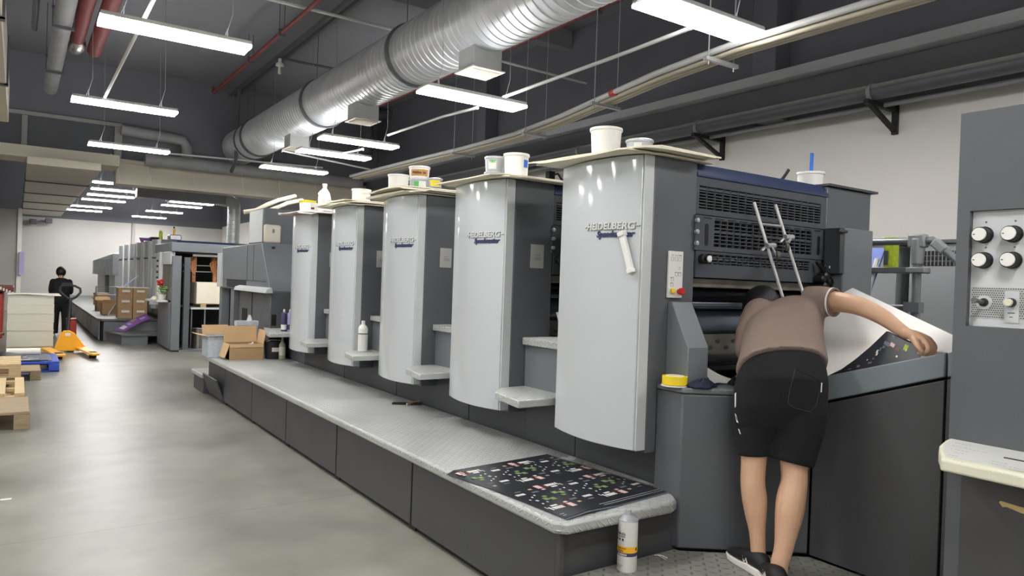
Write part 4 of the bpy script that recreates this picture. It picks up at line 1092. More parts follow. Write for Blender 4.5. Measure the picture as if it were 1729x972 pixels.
MB().lathe([(0, 0), (.105, 0), (.122, .21), (.128, .21), (.128, .195), (.121, .195)], c, 28).lathe([(.12, .209), (.1, .01), (0, .01)], c, 28).build('shell', 'rubber', t)
MB().tube([(c[0] - .12, c[1] - .02, c[2] + .20), (c[0] - .08, c[1] - .12, c[2] + .235), (c[0] + .03, c[1] - .13, c[2] + .23), (c[0] + .12, c[1] - .03, c[2] + .20)], .004, 6).build('bail_handle', 'steel', t)
m = MB()
for i in range(8):
    a0 = math.radians(255 + i * 6 - 15); a1 = math.radians(255 + (i + 1) * 6 - 15); r_ = .1185
    m.add([(c[0] + r_ * math.cos(a), c[1] + r_ * math.sin(a), c[2] + z) for a, z in ((a0, .09), (a1, .09), (a1, .14), (a0, .14))], [(0, 1, 2, 3)])
m.build('label', 'white panel', t)
# open cartons
def carton(label, x0, x1, y0, y1, z0, h, flaps, mt='cardboard', th=.006, fl=.17):
    t = thing('open_carton', label, 'cardboard box', ((x0 + x1) / 2, (y0 + y1) / 2, z0))
    m = MB().box(x0, x1, y0, y1, z0, z0 + th)
    m.box(x0, x1, y0, y0 + th, z0 + th, z0 + h).box(x0, x1, y1 - th, y1, z0 + th, z0 + h).box(x0, x0 + th, y0 + th, y1 - th, z0 + th, z0 + h).box(x1 - th, x1, y0 + th, y1 - th, z0 + th, z0 + h)
    m.build('carton_body', mt, t)
    for side, ang, ln in flaps:
        a = math.radians(ang); zt_ = z0 + h
        if side == 'front': hinge = [(x0, y0, zt_), (x1, y0, zt_)]; d = (0, -math.cos(a), math.sin(a))
        if side == 'back': hinge = [(x0, y1, zt_), (x1, y1, zt_)]; d = (0, math.cos(a), math.sin(a))
        if side == 'left': hinge = [(x0, y0, zt_), (x0, y1, zt_)]; d = (-math.cos(a), 0, math.sin(a))
        if side == 'right': hinge = [(x1, y0, zt_), (x1, y1, zt_)]; d = (math.cos(a), 0, math.sin(a))
        A = np.array(hinge[0]); B = np.array(hinge[1]); dv = np.array(d)
        MB().sheet(lambda u, v, A=A, B=B, dv=dv, ln=ln: A + (B - A) * u + dv * ln * v, 1, 2, .005).build('flap', 'cardboard inner', t)
    return t
p = atZ(385, 607, DZ); q = atZ(447, 606, DZ)
xa, xb, yf = p[0], q[0] - .02, min(p[1], q[1])
t = carton('open brown carton at the far end of the walkway, nearest of the two', xa, xb, yf, yf + .30, DZ, .185, [('back', 75, .2), ('right', 80, .16), ('left', -72, .17), ('front', -86, .04)])
pt = thing('tin_can', 'small tin lying inside the open brown carton', 'can', (xa + .25, yf + .1, DZ + .1))
MB().lathe([(0, 0), (.03, 0), (.03, .07), (0, .07)], (xa + .23, yf + .12, DZ + .12), 16, axis=(.6, -.2, .7)).build('body', 'steel', pt)
MB().lathe([(.012, .07), (.012, .1), (0, .1)], (xa + .23, yf + .12, DZ + .12), 12, axis=(.6, -.2, .7)).build('cap', 'white plastic', pt)
MB().box(xa + .0, xb, yf + .006, yf + .29, DZ + .0065, DZ + .11).build('filling', 'rubber', t)
carton('open carton with a printed white side, standing behind the brown carton', xa - .16, xa + .15, yf + .36, yf + .70, DZ, .25, [('left', 12, .13), ('front', 10, .04), ('back', 60, .13)], 'print pale')
t = thing('tissue_box', 'blue and white tissue box on the cartons with a tissue sticking out', 'tissue box', (xa + .27, yf + .45, DZ))
MB().box(xa + .17, xa + .42, yf + .38, yf + .50, DZ, DZ + .43).build('box_body', 'print pale', t, bevel=.003)
MB().box(xa + .165, xa + .425, yf + .375, yf + .505, DZ + .38, DZ + .432).build('box_band', 'print pale', t)
MB().sheet(lambda u, v: (xa + .33 + (u - .5) * .07 * (1 - v * .6), yf + .44 + .01 * math.sin(u * 6), DZ + .43 + v * .075), 6, 4, .004).build('tissue', 'white panel', t)

# printed sheet on the deck
sheet_c = np.array([[1.905, 3.33], [2.63, 3.40], [2.715, 2.505], [1.985, 2.425]])   # far-left, far-right, near-right, near-left
def sp(u, v, lift=0.0):
    a = sheet_c[0] * (1 - u) + sheet_c[1] * u; b = sheet_c[3] * (1 - u) + sheet_c[2] * u
    q = a * (1 - v) + b * v
    z = DZ + .0045 + lift
    if q[0] < 1.94: z -= (1.94 - q[0]) * .45
    z += .010 * max(0, v - .9) * 10 * max(0, .25 - abs(u - .2)) * 4
    return (q[0], q[1], z)
t = thing('printed_sheet', 'large black printed sheet of small labels lying on the near end of the walkway', 'printed sheet', (2.3, 2.9, DZ))
main_sheet = MB().sheet(lambda u, v: sp(u, v, .0), 16, 24, .002)
MB().sheet(lambda u, v: sp(u * 1.0, v * .985 + .03, -.003), 16, 24, .002).build('under_sheet', 'print grey', t)
def mark(m, u, v, w_, h_, mi, sk=0.0):
    P = [sp(u + sk * k, v + h_ * k, .0016) for k in (0, 1)]
    a = sp(u, v, .0017); b = sp(u + w_, v, .0017); c = sp(u + w_ + sk, v + h_, .0017); d = sp(u + sk, v + h_, .0017)
    m.add([a, b, c, d], [(0, 1, 2, 3)], mi)
m = MB(); rnd = random.Random(11)
def word(u, v, L_, h_, mi=0):
    x = u
    while x < u + L_:
        w_ = rnd.uniform(.006, .014); mark(m, x, v, w_, h_ * rnd.uniform(.7, 1), mi); x += w_ + .003
for cyc in range(2):
    for k in range(4):
        u0 = .02 + k * .245; v0 = .03 + cyc * .46
        # label block: pink picture, lettering, dots and two green fields; alternate blocks are turned round
        f = (k + cyc) % 2
        def M(u, v, w_, h_, mi):
            if f: u = .235 - u - w_; v = .42 - v - h_
            mark(m, u0 + u, v0 + v, w_, h_, mi)
        M(.01, .02, .045, .055, 1); M(.06, .03, .03, .06, 2); M(.066, .045, .012, .022, 1); M(.015, .085, .03, .02, 1)
        M(.098, .034, .088, .034, 0)
        for i in range(5): M(.112 + i * .016, .036, .003, .03, 6)
        M(.115, .078, .055, .016, 0)
        M(.196, .03, .012, .045, 0); M(.216, .06, .006, .03, 0)
        M(.025, .155, .040, .036, 3); M(.070, .17, .040, .036, 3); M(.045, .215, .036, .022, 3)
        for (a, b) in ((.12, .14), (.155, .185), (.17, .13), (.19, .21), (.14, .24), (.10, .26)):
            M(a, b, .012, .014, 0)
        M(.156, .18, .020, .02, 0)
        M(.14, .30, .075, .026, 0)
        for i in range(4): M(.154 + i * .016, .302, .003, .022, 6)
        M(.02, .30, .06, .02, 4); M(.13, .35, .05, .016, 4); M(.03, .35, .03, .02, 5)
for v in (.945, .968): mark(m, .02, v, .96, .003, 0)
for u in (.985,): mark(m, u, .05, .0025, .9, 0)
main_sheet.merge(m, 1).build('sheet', ['print black', 'print white', 'print pink', 'print brown', 'print green', 'print grey', 'print skin', 'print black'], t)
a = atZ(689, 684, DZ); b = atZ(707, 680, DZ)
tag(at_origin(MB().obox((a + b) / 2 + (0, 0, .012), b - a, (0, 0, 1), np.cross(b - a, (0, 0, 1)), .09, .008, .008).build('wood_stick', 'wood'), a), 'short wooden stick at the foot of the middle unit on the walkway', 'stick')
a = atZ(676, 683, DZ)
tag(at_origin(MB().obox(a + np.array((.06, 0, .006)), (.5, -.3, 0), (0, 0, 1), (.3, .5, 0), .12, .005, .03).build('black_strip', 'rubber'), a), 'flat black rubber strip beside the wooden stick on the walkway', 'strip')

# solvent can on the low plate
p = atZ(1058, 961, PLZ)
t = thing('solvent_can', 'tall white solvent can with yellow and violet bands on the low plate', 'can', (p[0], p[1], PLZ + .0005))
c = (p[0], p[1], PLZ + .0005); Rc = .0445
MB().lathe([(0, 0), (Rc - .002, 0), (Rc, .003), (Rc, .222), (Rc + .0015, .226)], c, 36).build('body', 'white plastic', t)
MB().lathe([(Rc + .0015, .225), (Rc + .0005, .230), (Rc - .004, .232), (.022, .247), (.016, .248), (0, .248)], c, 36).build('shoulder', 'tin', t)
MB().lathe([(.0125, .246), (.0125, .262), (.0135, .263), (.0135, .272), (.011, .274), (0, .274)], c, 24).build('cap', 'steel', t)
MB().lathe([(Rc + .0004, .088), (Rc + .0004, .115)], c, 36).build('yellow_band', 'tape orange', t)
MB().lathe([(Rc + .0004, .072), (Rc + .0004, .088)], c, 36).build('violet_band', 'label violet', t)
fa = math.atan2(-p[1], -p[0])
def canmark(m, a0, L_, z, h_, mi):
    n_ = 4
    for i in range(n_):
        A = fa + a0 + L_ * i / n_; B = fa + a0 + L_ * (i + 1) / n_; r_ = Rc + .0009
        m.add([(c[0] + r_ * math.cos(q), c[1] + r_ * math.sin(q), c[2] + zz) for q, zz in ((A, z), (B, z), (B, z + h_), (A, z + h_))], [(0, 1, 2, 3)], mi)
m = MB()
def cantext(s, size, a0, z, width, mi):
    vs, fs = text_geo(s, size, .0003, .1, 0.0, width=width)
    m.add([(c[0] + (Rc + .001 + v[2]) * math.cos(fa + a0 + v[0] / Rc), c[1] + (Rc + .001 + v[2]) * math.sin(fa + a0 + v[0] / Rc), c[2] + z + v[1]) for v in vs], fs, mi)
cantext('Solvala', .022, -1.35, .165, .05, 0)
canmark(m, -1.35, 1.1, .157, .003, 0)
for k in range(3): canmark(m, -1.30 + k * .36, .18, .140, .011, 1)
cantext('WASHING SOLVENT', .008, -1.2, .104, .048, 0); cantext('SPECIAL LIQUID', .007, -1.2, .093, .036, 0)
for k in range(9): canmark(m, -1.1 + k * .12, .08, .0755, .009, 2)
canmark(m, .9, .2, .098, .012, 0)
for k in range(3): canmark(m, -1.3, .9 - k * .1, .03 - k * .006, .002, 3)
m.build('can_print', ['ink black', 'letter navy', 'white panel', 'ink grey'], t)
a = atZ(1105, 938, PLZ); b = atZ(1127, 943, PLZ)
tag(at_origin(MB().tube([a + (0, 0, .004), (a + b) / 2 + np.array((0.01, .01, .005)), b + (0, 0, .004)], .0025, 6).tube([(a + b) / 2 + np.array((0.0, .02, .004)), b + np.array((-.02, -.01, .004))], .002, 5).build('string_scrap', 'paper'), a), 'scrap of white string on the low plate behind the solvent can', 'scrap')

# on the infeed cabinet ledge
LZ = 1.0155
c = (2.704, 2.485, LZ)
t = thing('tape_roll', 'roll of yellow tape lying on the ledge of the infeed cabinet', 'tape', c)
MB().lathe([(.045, .008), (.062, .008), (.062, .05), (.045, .05), (.045, .008)], c, 32).build('tape', 'yellow', t)
MB().lathe([(.041, .006), (.0448, .006), (.0448, .052), (.041, .052), (.041, .006)], c, 32).build('core', 'board cream', t)
MB().lathe([(.0, 0), (.066, 0), (.066, .0055), (0, .0055)], c, 32).build('spacer_disc', 'paper', t)
def rag(label, mt, c, rx, ry, h, seed, name='rag'):
    rnd = random.Random(seed); ph = [rnd.uniform(0, 6) for _ in range(6)]
    def fn(u, v):
        a = u * 2 * PI; r = v
        k = 1 + .18 * math.sin(3 * a + ph[0]) + .1 * math.sin(5 * a + ph[1])
        z = h * (1 - r ** 2) * (1 + .35 * math.sin(4 * a + ph[2] + 3 * r)) + .006 + .01 * math.sin(9 * a + ph[3]) * r
        return (c[0] + rx * r * k * math.cos(a), c[1] + ry * r * k * math.sin(a), c[2] + max(.004, z))
    m = MB(); nu, nv = 28, 8
    vs = [fn(i / nu, (j + .02) / (nv + .02)) for j in range(nv + 1) for i in range(nu)]
    fs = [(j * nu + i, j * nu + (i + 1) % nu, (j + 1) * nu + (i + 1) % nu, (j + 1) * nu + i) for j in range(nv) for i in range(nu)] + [tuple(range(nu))]
    vs += [(v[0], v[1], c[2] + .001) for v in vs[nv * nu:]]
    o = (nv + 1) * nu
    fs += [(nv * nu + i, nv * nu + (i + 1) % nu, o + (i + 1) % nu, o + i) for i in range(nu)] + [tuple(o + i for i in range(nu))[::-1]]
    return tag(at_origin(m.add(vs, fs).build(name, mt, subsurf=1), c), label, 'cloth')
p = atZ(1167, 648, LZ); rag('crumpled dark navy rag on the cabinet ledge beside the yellow tape', 'cloth navy', (2.79, 2.385, LZ), .085, .055, .032, 3)
p = atZ(1228, 650, LZ); rag('crumpled black cloth on the cabinet ledge against the operator', 'cloth black', (p[0] + .045, p[1] - .01, LZ), .035, .035, .028, 9)
p = atZ(1196, 646, LZ); rag('small black rag behind the navy rag at the foot of the sloped cover', 'cloth black', (p[0] - .005, p[1] + .02, LZ), .025, .03, .022, 12)
p = atZ(1216, 651, LZ)
tag(at_origin(MB().sheet(lambda u, v: (p[0] - .04 + .20 * u, p[1] + .03 + .21 * v, LZ + .003 + .05 * v * v + .006 * math.sin(7 * u) + .012 * u), 8, 8, .002).build('white_sheet', 'sheet white'), p), 'white sheet lying on the cabinet ledge beside the operator', 'sheet')

# bar frame with two rollers leaning on the guards of the nearest unit
A0 = atY(1273, 341, 2.565); A1 = atY(1320, 497, 2.50); B0 = atY(1309, 345, 2.565); B1 = atY(1352, 483, 2.50)
t = thing('roller_bar_frame', 'chrome twin bar frame with small rollers leaning on the grille guards', 'bar frame', A1)
MB().tube([A0, A1 + (A1 - A0) * .25], .009, 12).build('bar', 'chrome', t)
MB().tube([B0, B1 + (B1 - B0) * .25], .009, 12).build('bar', 'chrome', t)
c0 = A0 + (A1 - A0) * .235; c1 = B0 + (B1 - B0) * .265
MB().tube([c0, c1], .007, 10).build('cross_bar', 'steel', t)
for (P0, P1, f, px, py) in ((A0, A1, .47, 1314, 431), (B0, B1, .40, 1329, 416)):
    cc = P0 + (P1 - P0) * f; w_ = atY(px, py, 2.45)
    ar = MB().tube([cc + np.array((-.02, -.01, .0)), cc + np.array((.045, -.015, .004))], .016, 10).tube([cc + np.array((.02, -.02, -.01)), w_ + np.array((0, .01, 0))], .007, 8).tube([cc + np.array((-.05, 0, -.03)), cc + np.array((0, 0, 0))], .008, 8).build('roller_arm', 'steel', t)
    MB().lathe([(.006, -.008), (.024, -.008), (.024, .008), (.006, .008)], w_, 20, axis=(.7, -.6, .1)).build('roller', 'leaf' if False else 'olive grey', ar)

# ================================================================== BEHIND THE PRESS ON THE RIGHT
t = thing('vent_cabinet', 'grey cabinet with a slotted vent along the right wall behind the tube rail', 'cabinet', (6.5, 2.6, 0))
p = atX(1537, 412, 6.2)
MB().box(6.2, 6.9, .6, p[1], 0, p[2]).build('body', 'cabinet grey', t, bevel=.006)
MB().box(6.17, 6.95, .55, p[1] + .03, p[2], p[2] + .03).build('top_plate', 'machine dark', t, bevel=.004)
m = MB()
for r in range(3):
    for k in range(26):
        y = 3.03 - k * .03
        m.box(6.194, 6.2, y - .009, y + .009, 1.755 + r * .043, 1.792 + r * .043)
m.build('vent_slots', 'void black', t)
t = thing('side_cabinet', 'plain grey cabinet left of the dark gap behind the tube rail', 'cabinet', (6.5, 3.8, 0))
p = atX(1515, 412, 6.2)
MB().box(6.2, 6.9, p[1], 5.2, 0, p[2]).build('body', 'cabinet grey', t, bevel=.006)
MB().box(6.17, 6.95, p[1] - .03, 5.25, p[2], p[2] + .03).build('top_plate', 'machine dark', t, bevel=.004)
t = thing('tube_rail', 'grey tube guard rail with clamp fittings behind the feed table', 'rail', (4.9, 2.42, 0))
ptop = atX(1550, 412, 4.9); X9 = 4.9
def R9(px, py, x=4.9): return atX(px, py, x)
MB().tube([(X9, ptop[1], 0.0), ptop], .028, 14).build('post', 'rail grey', t)
a = R9(1440, 409); a2 = R9(1550, 407); b = R9(1575, 405); b2 = R9(1582, 410); e = R9(1630, 452)
MB().tube([a, a2, b, b2, e, e + (e - b2)], .024, 12).build('top_tube', 'rail grey', t)
MB().tube([ptop + (0, 0, -.14), ptop + (0, 0, -.05), ptop + (0, 0, .04)], [.036, .044, .044], 14).obox(ptop + (0, 0, .02), (0, 1, 0), (0, 0, 1), (1, 0, 0), .055, .045, .036).build('tee_fitting', 'cabinet grey', t, bevel=.012)
q = R9(1579, 408); MB().obox(q + np.array((0, -.03, -.03)), (e - b2), (1, 0, 0), np.cross(e - b2, (1, 0, 0)), .05, .03, .03).build('elbow_fitting', 'cabinet grey', t, bevel=.012)
q = R9(1550, 519); a = R9(1440, 516)
MB().tube([a, q], .018, 10).obox(q + (0, .03, 0), (0, 1, 0), (0, 0, 1), (1, 0, 0), .05, .034, .034).build('lower_tube', 'rail grey', t)
q = R9(1550, 456); MB().obox(q, (0, 1, 0), (0, 0, 1), (1, 0, 0), .06, .018, .045).build('clamp', 'cabinet grey', t, bevel=.006)
t = thing('shelf_rail', 'grey shelf bar clamped across behind the feed table, holding the green bottle', 'shelf', (5.0, 2.8, 1.6))
q0 = R9(1550, 455, 5.0); q1 = R9(1455, 454, 5.0)
MB().box(4.97, 5.16, q0[1], q1[1] + .3, q1[2] - .025, q1[2] + .012).build('shelf_bar', 'rail grey', t, bevel=.004)
MB().box(5.0, 5.06, q1[1] + .2, q1[1] + .26, 0, q1[2] - .025).build('shelf_post', 'rail grey', t)
p = R9(1504, 450, 5.06)
t = thing('green_carton', 'lime green printed carton standing on the shelf bar', 'carton', (5.06, p[1], q1[2] + .0125))
MB().box(5.02, 5.10, p[1] - .034, p[1] + .034, q1[2] + .0125, q1[2] + .225).build('box_body', 'lime', t, bevel=.004)
MB().box(5.016, 5.02, p[1] - .0, p[1] + .03, q1[2] + .03, q1[2] + .13).build('picture', 'plate steel', t)
MB().box(5.03, 5.09, p[1] - .028, p[1] + .028, q1[2] + .225, q1[2] + .238).build('lid', 'white plastic', t)
a = R9(1462, 436, 5.05); b = R9(1481, 437, 5.05); c_ = R9(1461, 520, 4.85)
t = thing('blue_board', 'blue board with white edge leaning behind the nearest unit', 'board', c_)
MB().obox(((a + b) / 2 + c_) / 2 + np.array((.1, .15, .03)), (0, 1, 0), (a - c_) * (1, 0, 1), (1, 0, -.3), .14, .26, .008).build('panel', 'board blue', t)
MB().tube([b + np.array((0, -.0, 0)), R9(1463, 505, 4.95), R9(1458, 530, 4.9)], .016, 8).build('edge_strip', 'white plastic', t)

# ================================================================== SHEETS ON THE FEED TABLE
def bez(P, t): 
    a, b, c = P; return a * (1 - t) ** 2 + 2 * b * t * (1 - t) + c * t * t
N0 = [np.array((PX + .045, y, panel_z(y) - .012)) for y in (2.10, 1.7, 1.37)]
F0 = [atD(1335, 540, 4.35), atD(1440, 486, 4.05) , atD(1622, 572, 3.35)]
Fm = F0[1] * 2 - (F0[0] + F0[2]) / 2
def near_edge(u): y = 2.10 + (1.40 - 2.10) * u; return np.array((PX + .05, y, panel_z(y) - .02))
def far_edge(u):
    if u < .5: return F0[0] + (F0[1] - F0[0]) * (u / .5)
    return F0[1] + (F0[2] - F0[1]) * ((u - .5) / .5)
def white_fn(u, v):
    a = near_edge(u); b = far_edge(u)
    return a + (b - a) * v + np.array((0, 0, -.05)) * 4 * v * (1 - v) * (1 - .5 * u)
t = tag(at_origin(MB().sheet(white_fn, 24, 12, .003).build('white_press_sheet', 'sheet white'), (3.4, 1.7, 1.2)), 'large blank side of a press sheet rising from the feed table behind the arm', 'press sheet')
ue = [(1392, 637), (1420, 624), (1445, 606), (1470, 585), (1498, 558)]
def ds_top(u):
    if u <= .6:
        s = u / .6 * 4; i = min(int(s), 3); f = s - i
        a = np.array(ue[i]) * (1 - f) + np.array(ue[i + 1]) * f
        return atX(a[0], a[1], PX + .055 + .08 * (u / .6))
    s = (u - .6) / .4
    a = np.array((1498, 558)) * (1 - s) + np.array((1552, 583)) * s
    return atX(a[0], a[1], PX + .135 - .05 * s)
ybe = atX(1556, 602, PX + .038)[1]
def ds_bot(u):
    y = 2.0 + (ybe - 2.0) * u; return np.array((PX + .038, y, panel_z(y) - .02))
def dark_fn(u, v):
    a = ds_bot(u); b = ds_top(u); return a + (b - a) * v
t = thing('dark_press_sheet', 'black printed press sheet the operator lifts on the feed table', 'press sheet', (3.25, 1.7, 1.2))
m = MB()
def dmark(px, py, w_, h_, mi, ang=-.35):
    """a printed mark on the lifted sheet, placed by its own u, v on the sheet"""
    best = None
    for i in range(33):
        for j in range(13):
            q = dark_fn(i / 32, j / 12); d = RW.T @ (q - CAM); x = 864.5 + FPX * d[0] / d[2]; y = 486 + FPX * d[1] / d[2]
            e_ = (x - px) ** 2 + (y - py) ** 2
            if best is None or e_ < best[0]: best = (e_, i / 32, j / 12)
    u, v = best[1], best[2]
    q = dark_fn(u, v); du = dark_fn(min(u + .03, 1), v) - dark_fn(max(u - .03, 0), v); du /= np.linalg.norm(du) + 1e-9
    dv = dark_fn(u, min(v + .1, 1)) - dark_fn(u, max(v - .1, 0)); dv /= np.linalg.norm(dv) + 1e-9
    n_ = np.cross(du, dv); n_ /= np.linalg.norm(n_) + 1e-9
    if n_ @ (CAM - q) < 0: n_ = -n_
    q = q + n_ * .003
    a = du * math.cos(ang) + dv * math.sin(ang); b = dv * math.cos(ang) - du * math.sin(ang)
    m.add([q - a * w_ - b * h_, q + a * w_ - b * h_, q + a * w_ + b * h_, q - a * w_ + b * h_], [(0, 1, 2, 3)], mi)
for (px, py, w_, h_, mi) in ((1500, 579, .016, .010, 4), (1508, 583, .012, .010, 1), (1514, 588, .011, .009, 2), (1532, 586, .010, .016, 3), (1531, 590, .004, .006, 0), (1484, 594, .006, .007, 0), (1489, 591, .005, .008, 4),
    (1480, 599, .006, .006, 0), (1493, 586, .007, .006, 4), (1477, 605, .005, .004, 4), (1515, 600, .004, .005, 0), (1470, 613, .011, .004, 4), (1449, 618, .009, .005, 4), (1507, 570, .007, .004, 4), (1517, 573, .004, .004, 2), (1463, 609, .003, .003, 0), (1436, 624, .010, .003, 4)):
    dmark(px, py, w_, h_, mi)
MB().sheet(dark_fn, 32, 8, .002).merge(m, 1).build('sheet', ['print black', 'print white', 'print pink', 'print brown', 'lime', 'print grey'], t)
# ================================================================== FAR FEEDER (start of the second press)
t = thing('far_feeder', 'grey feeder frame of the far press holding a lit pile of sheets', 'press feeder', (2.9, 15.2, 0))
MB().box(2.34, 3.95, 14.55, 16.5, 1.86, 2.03).build('top_hood', 'machine mid', t, bevel=.01)
MB().box(2.36, 2.51, 14.5, 14.62, .03, 1.78).build('post', 'machine mid', t, bevel=.008)
MB().box(2.57, 2.67, 14.52, 14.64, .0, 1.76).build('post', 'machine dark', t, bevel=.006)
MB().box(3.62, 3.76, 14.5, 14.62, .0, 1.86).build('post', 'machine mid', t, bevel=.006)
MB().box(2.34, 2.42, 14.64, 15.9, .05, .90).build('side_panel', 'machine mid', t, bevel=.006)
MB().box(2.30, 2.42, 15.62, 15.9, .93, 1.86).build('side_column', 'cover edge grey', t, bevel=.006)
MB().box(2.34, 2.42, 14.64, 15.6, 1.62, 1.86).build('side_box', 'cover edge grey', t, bevel=.006)
MB().box(2.36, 2.40, 14.66, 15.6, .95, 1.62).build('side_door', 'dirty steel', t)
sh = MB().prism([(2.06, 15.6), (2.08, 15.2), (2.16, 14.82), (2.335, 14.75), (2.335, 15.7)], 'z', .905, .94).build('side_table', 'cover edge grey', t, bevel=.006)
for k in range(4):
    MB().lathe([(.02, 0), (.02, .03), (0, .03)], (2.30, 15.75, 1.36 + k * .11), 12, axis=(-1, 0, 0)).build('button', 'rubber', t)
MB().box(2.74, 3.6, 14.7, 14.76, 1.79, 1.83).build('lamp_bar', 'white plastic', t)
MB().box(2.6, 3.9, 16.2, 16.4, 0, 1.86).box(2.55, 3.9, 14.9, 16.2, 0, .04).build('back_wall', 'void black', t)
MB().box(2.7, 3.75, 14.55, 15.6, .79, .825).build('pile_board', 'cover edge grey', t)
for x in (2.78, 3.02, 3.42): MB().tube([(x, 14.9, 0.04), (x, 14.9, .79)], .015, 8).build('chain_rod', 'steel', t)
MB().box(2.5, 4.0, 14.45, 16.4, 0, .035).build('floor_frame', 'machine mid', t)
m = MB().tube([(2.64, 15.1, 1.62), (3.6, 15.1, 1.62)], .012, 8).tube([(2.64, 15.1, 1.50), (3.6, 15.1, 1.5)], .01, 8).build('suction_bar', 'steel', t)
for x in (2.82, 3.2, 3.28):
    MB().box(x - .05, x + .05, 15.02, 15.14, 1.52, 1.78).box(x - .03, x + .03, 15.0, 15.08, 1.30, 1.52).tube([(x, 15.0, 1.75), (x - .1, 14.95, 1.66), (x - .06, 14.96, 1.52), (x + .02, 15.0, 1.42)], .014, 8).build('suction_head', 'copper', t)
MB().box(3.36, 3.62, 14.95, 15.2, 1.35, 1.72).build('valve_block', 'machine dark', t)
# pile on wooden blocks
pl = tag(at_origin(MB().box(2.80, 3.74, 14.58, 15.3, .90, 1.30).build('paper_pile', 'board cream', None, bevel=.004), (3.2, 15, .9)), 'neat pile of cream sheets raised inside the far feeder', 'paper pile')
tag(at_origin(MB().box(2.80, 3.74, 14.6, 15.3, .885, .90).box(2.88, 2.98, 14.6, 15.3, .825, .885).box(3.40, 3.46, 14.6, 15.3, .825, .885).build('wood_bearer', 'wood'), (3.2, 15, .83)), 'wooden bearers under the cream pile in the far feeder', 'bearer')
for x, r, lb in ((2.90, .11, 'steel drum on the floor inside the far feeder, left one'), (3.28, .09, 'dark steel drum on the floor inside the far feeder, right one')):
    tag(at_origin(MB().lathe([(0, .036), (r, .036), (r, .40), (r + .008, .41), (r, .42), (r - .01, .40), (0, .40)], (x, 14.8, 0), 24).build('drum', 'roller steel' if r > .1 else 'plate steel'), (x, 14.8, .036)), lb, 'drum')
# flowers on the side table
t = thing('flower_pot', 'small pot of green leaves and red flowers on the far feeder table', 'potted plant', (2.3, 15.0, .94))
MB().lathe([(0, 0), (.06, 0), (.085, .11), (.075, .11), (0, .09)], (2.27, 15.0, .941), 18).build('pot', 'paper', t)
rnd = random.Random(4); m = MB(); f_ = MB()
for k in range(22):
    a = rnd.uniform(0, 2 * PI); h = rnd.uniform(.06, .2); r = rnd.uniform(.02, .09)
    c = np.array((2.27 + r * math.cos(a), 15.0 + r * math.sin(a), 1.05 + h * .8))
    m.ellipsoid(c, .035, .02, .012, nu=8, nv=5)
    m.tube([(2.27, 15.0, 1.03), c], .004, 5)
for k in range(5):
    c = np.array((2.24 + rnd.uniform(-.05, .05), 14.98 + rnd.uniform(-.04, .04), 1.27 + rnd.uniform(-.03, .04)))
    f_.ellipsoid(c, .035, .035, .028, nu=10, nv=6); f_.tube([(2.29, 15.0, 1.08), c], .005, 5)
m.build('leaves', 'leaf', t); f_.build('flowers', 'red', t)
rag('crumpled beige cloth on the side table of the far feeder', 'board cream', (2.17, 15.2, .941), .08, .12, .05, 21)
tag(MB().box(2.285, 2.298, 15.65, 15.85, 1.0, 1.32).build('hanging_paper', 'paper'), 'white paper hanging on the side of the far feeder', 'paper')

# ================================================================== SECOND PRESS
FY, FXO = 17.0, -.105
fl = ['first printing unit of the far press, beside the flowers', 'second printing unit of the far press behind the stacked brown boxes', 'third printing unit of the far press with a purple basket on top', 'fourth printing unit of the far press', 'fifth printing unit of the far press', 'sixth and last printing unit of the far press before its delivery']
for k in range(6):
    u = dup(u2, (2.9 + FXO, FY + PITCH * k, 0), fl[k]); u['group'] = 'printing units of the far press'
t = thing('far_walkway', 'grey walkway along the far press with worn steel skirts', 'platform', (1.9, 20, 0))
MB().prism([(1.46, 17.02), (2.63, 17.02), (2.63, 31.5), (1.38, 31.5), (1.38, 17.2)], 'z', .41, .46).build('deck', TREADD, t, bevel=.01)
MB().box(1.5, 2.62, 17.05, 17.08, .0, .41).build('end_panel', 'machine mid', t)
for i in range(9):
    MB().box(1.42, 1.44, 17.12 + i * 1.58, 17.10 + i * 1.58 + 1.56, .02, .41).build('skirt_panel', 'pipe grey' if i else 'machine mid', t)
MB().box(1.46, 2.6, 17.1, 31.4, 0, .40).build('inner_frame', 'void black', t)
MB().prism([(1.52, 16.98), (1.72, 16.1), (2.5, 16.05), (2.5, 17.0)], 'z', .17, .21).build('low_step', TREADD, t, bevel=.006)
MB().prism([(1.56, 16.95), (1.74, 16.14), (2.2, 16.1), (2.2, 16.95)], 'z', .0, .17).build('low_step_skirt', 'machine mid', t)
t = thing('far_delivery', 'grey delivery end of the far press against the white back wall', 'press delivery', (2.9, 28, 0))
hood = MB().prism([(24.6, 1.95), (24.6, 1.3), (31.6, 1.28), (31.6, 1.78)], 'x', 2.36, 4.4)
MB().box(2.42, 4.3, 24.6, 26.2, .46, 1.3).box(2.42, 4.3, 27.6, 30.2, .46, 1.3).box(2.66, 4.3, 24.6, 31.0, 0, 1.28).build('lower_body', 'cabinet grey', t, bevel=.01)
MB().box(2.66, 4.0, 26.0, 29.5, 1.93, 2.02).build('hood_cap', 'white panel', t, bevel=.03)
m = MB()
for k in range(14): m.box(2.352, 2.36, 25 + k * .45, 25.03 + k * .45, 1.31, 1.8)
hood.merge(m, 1).build('hood', ['machine mid', 'machine dark'], t)
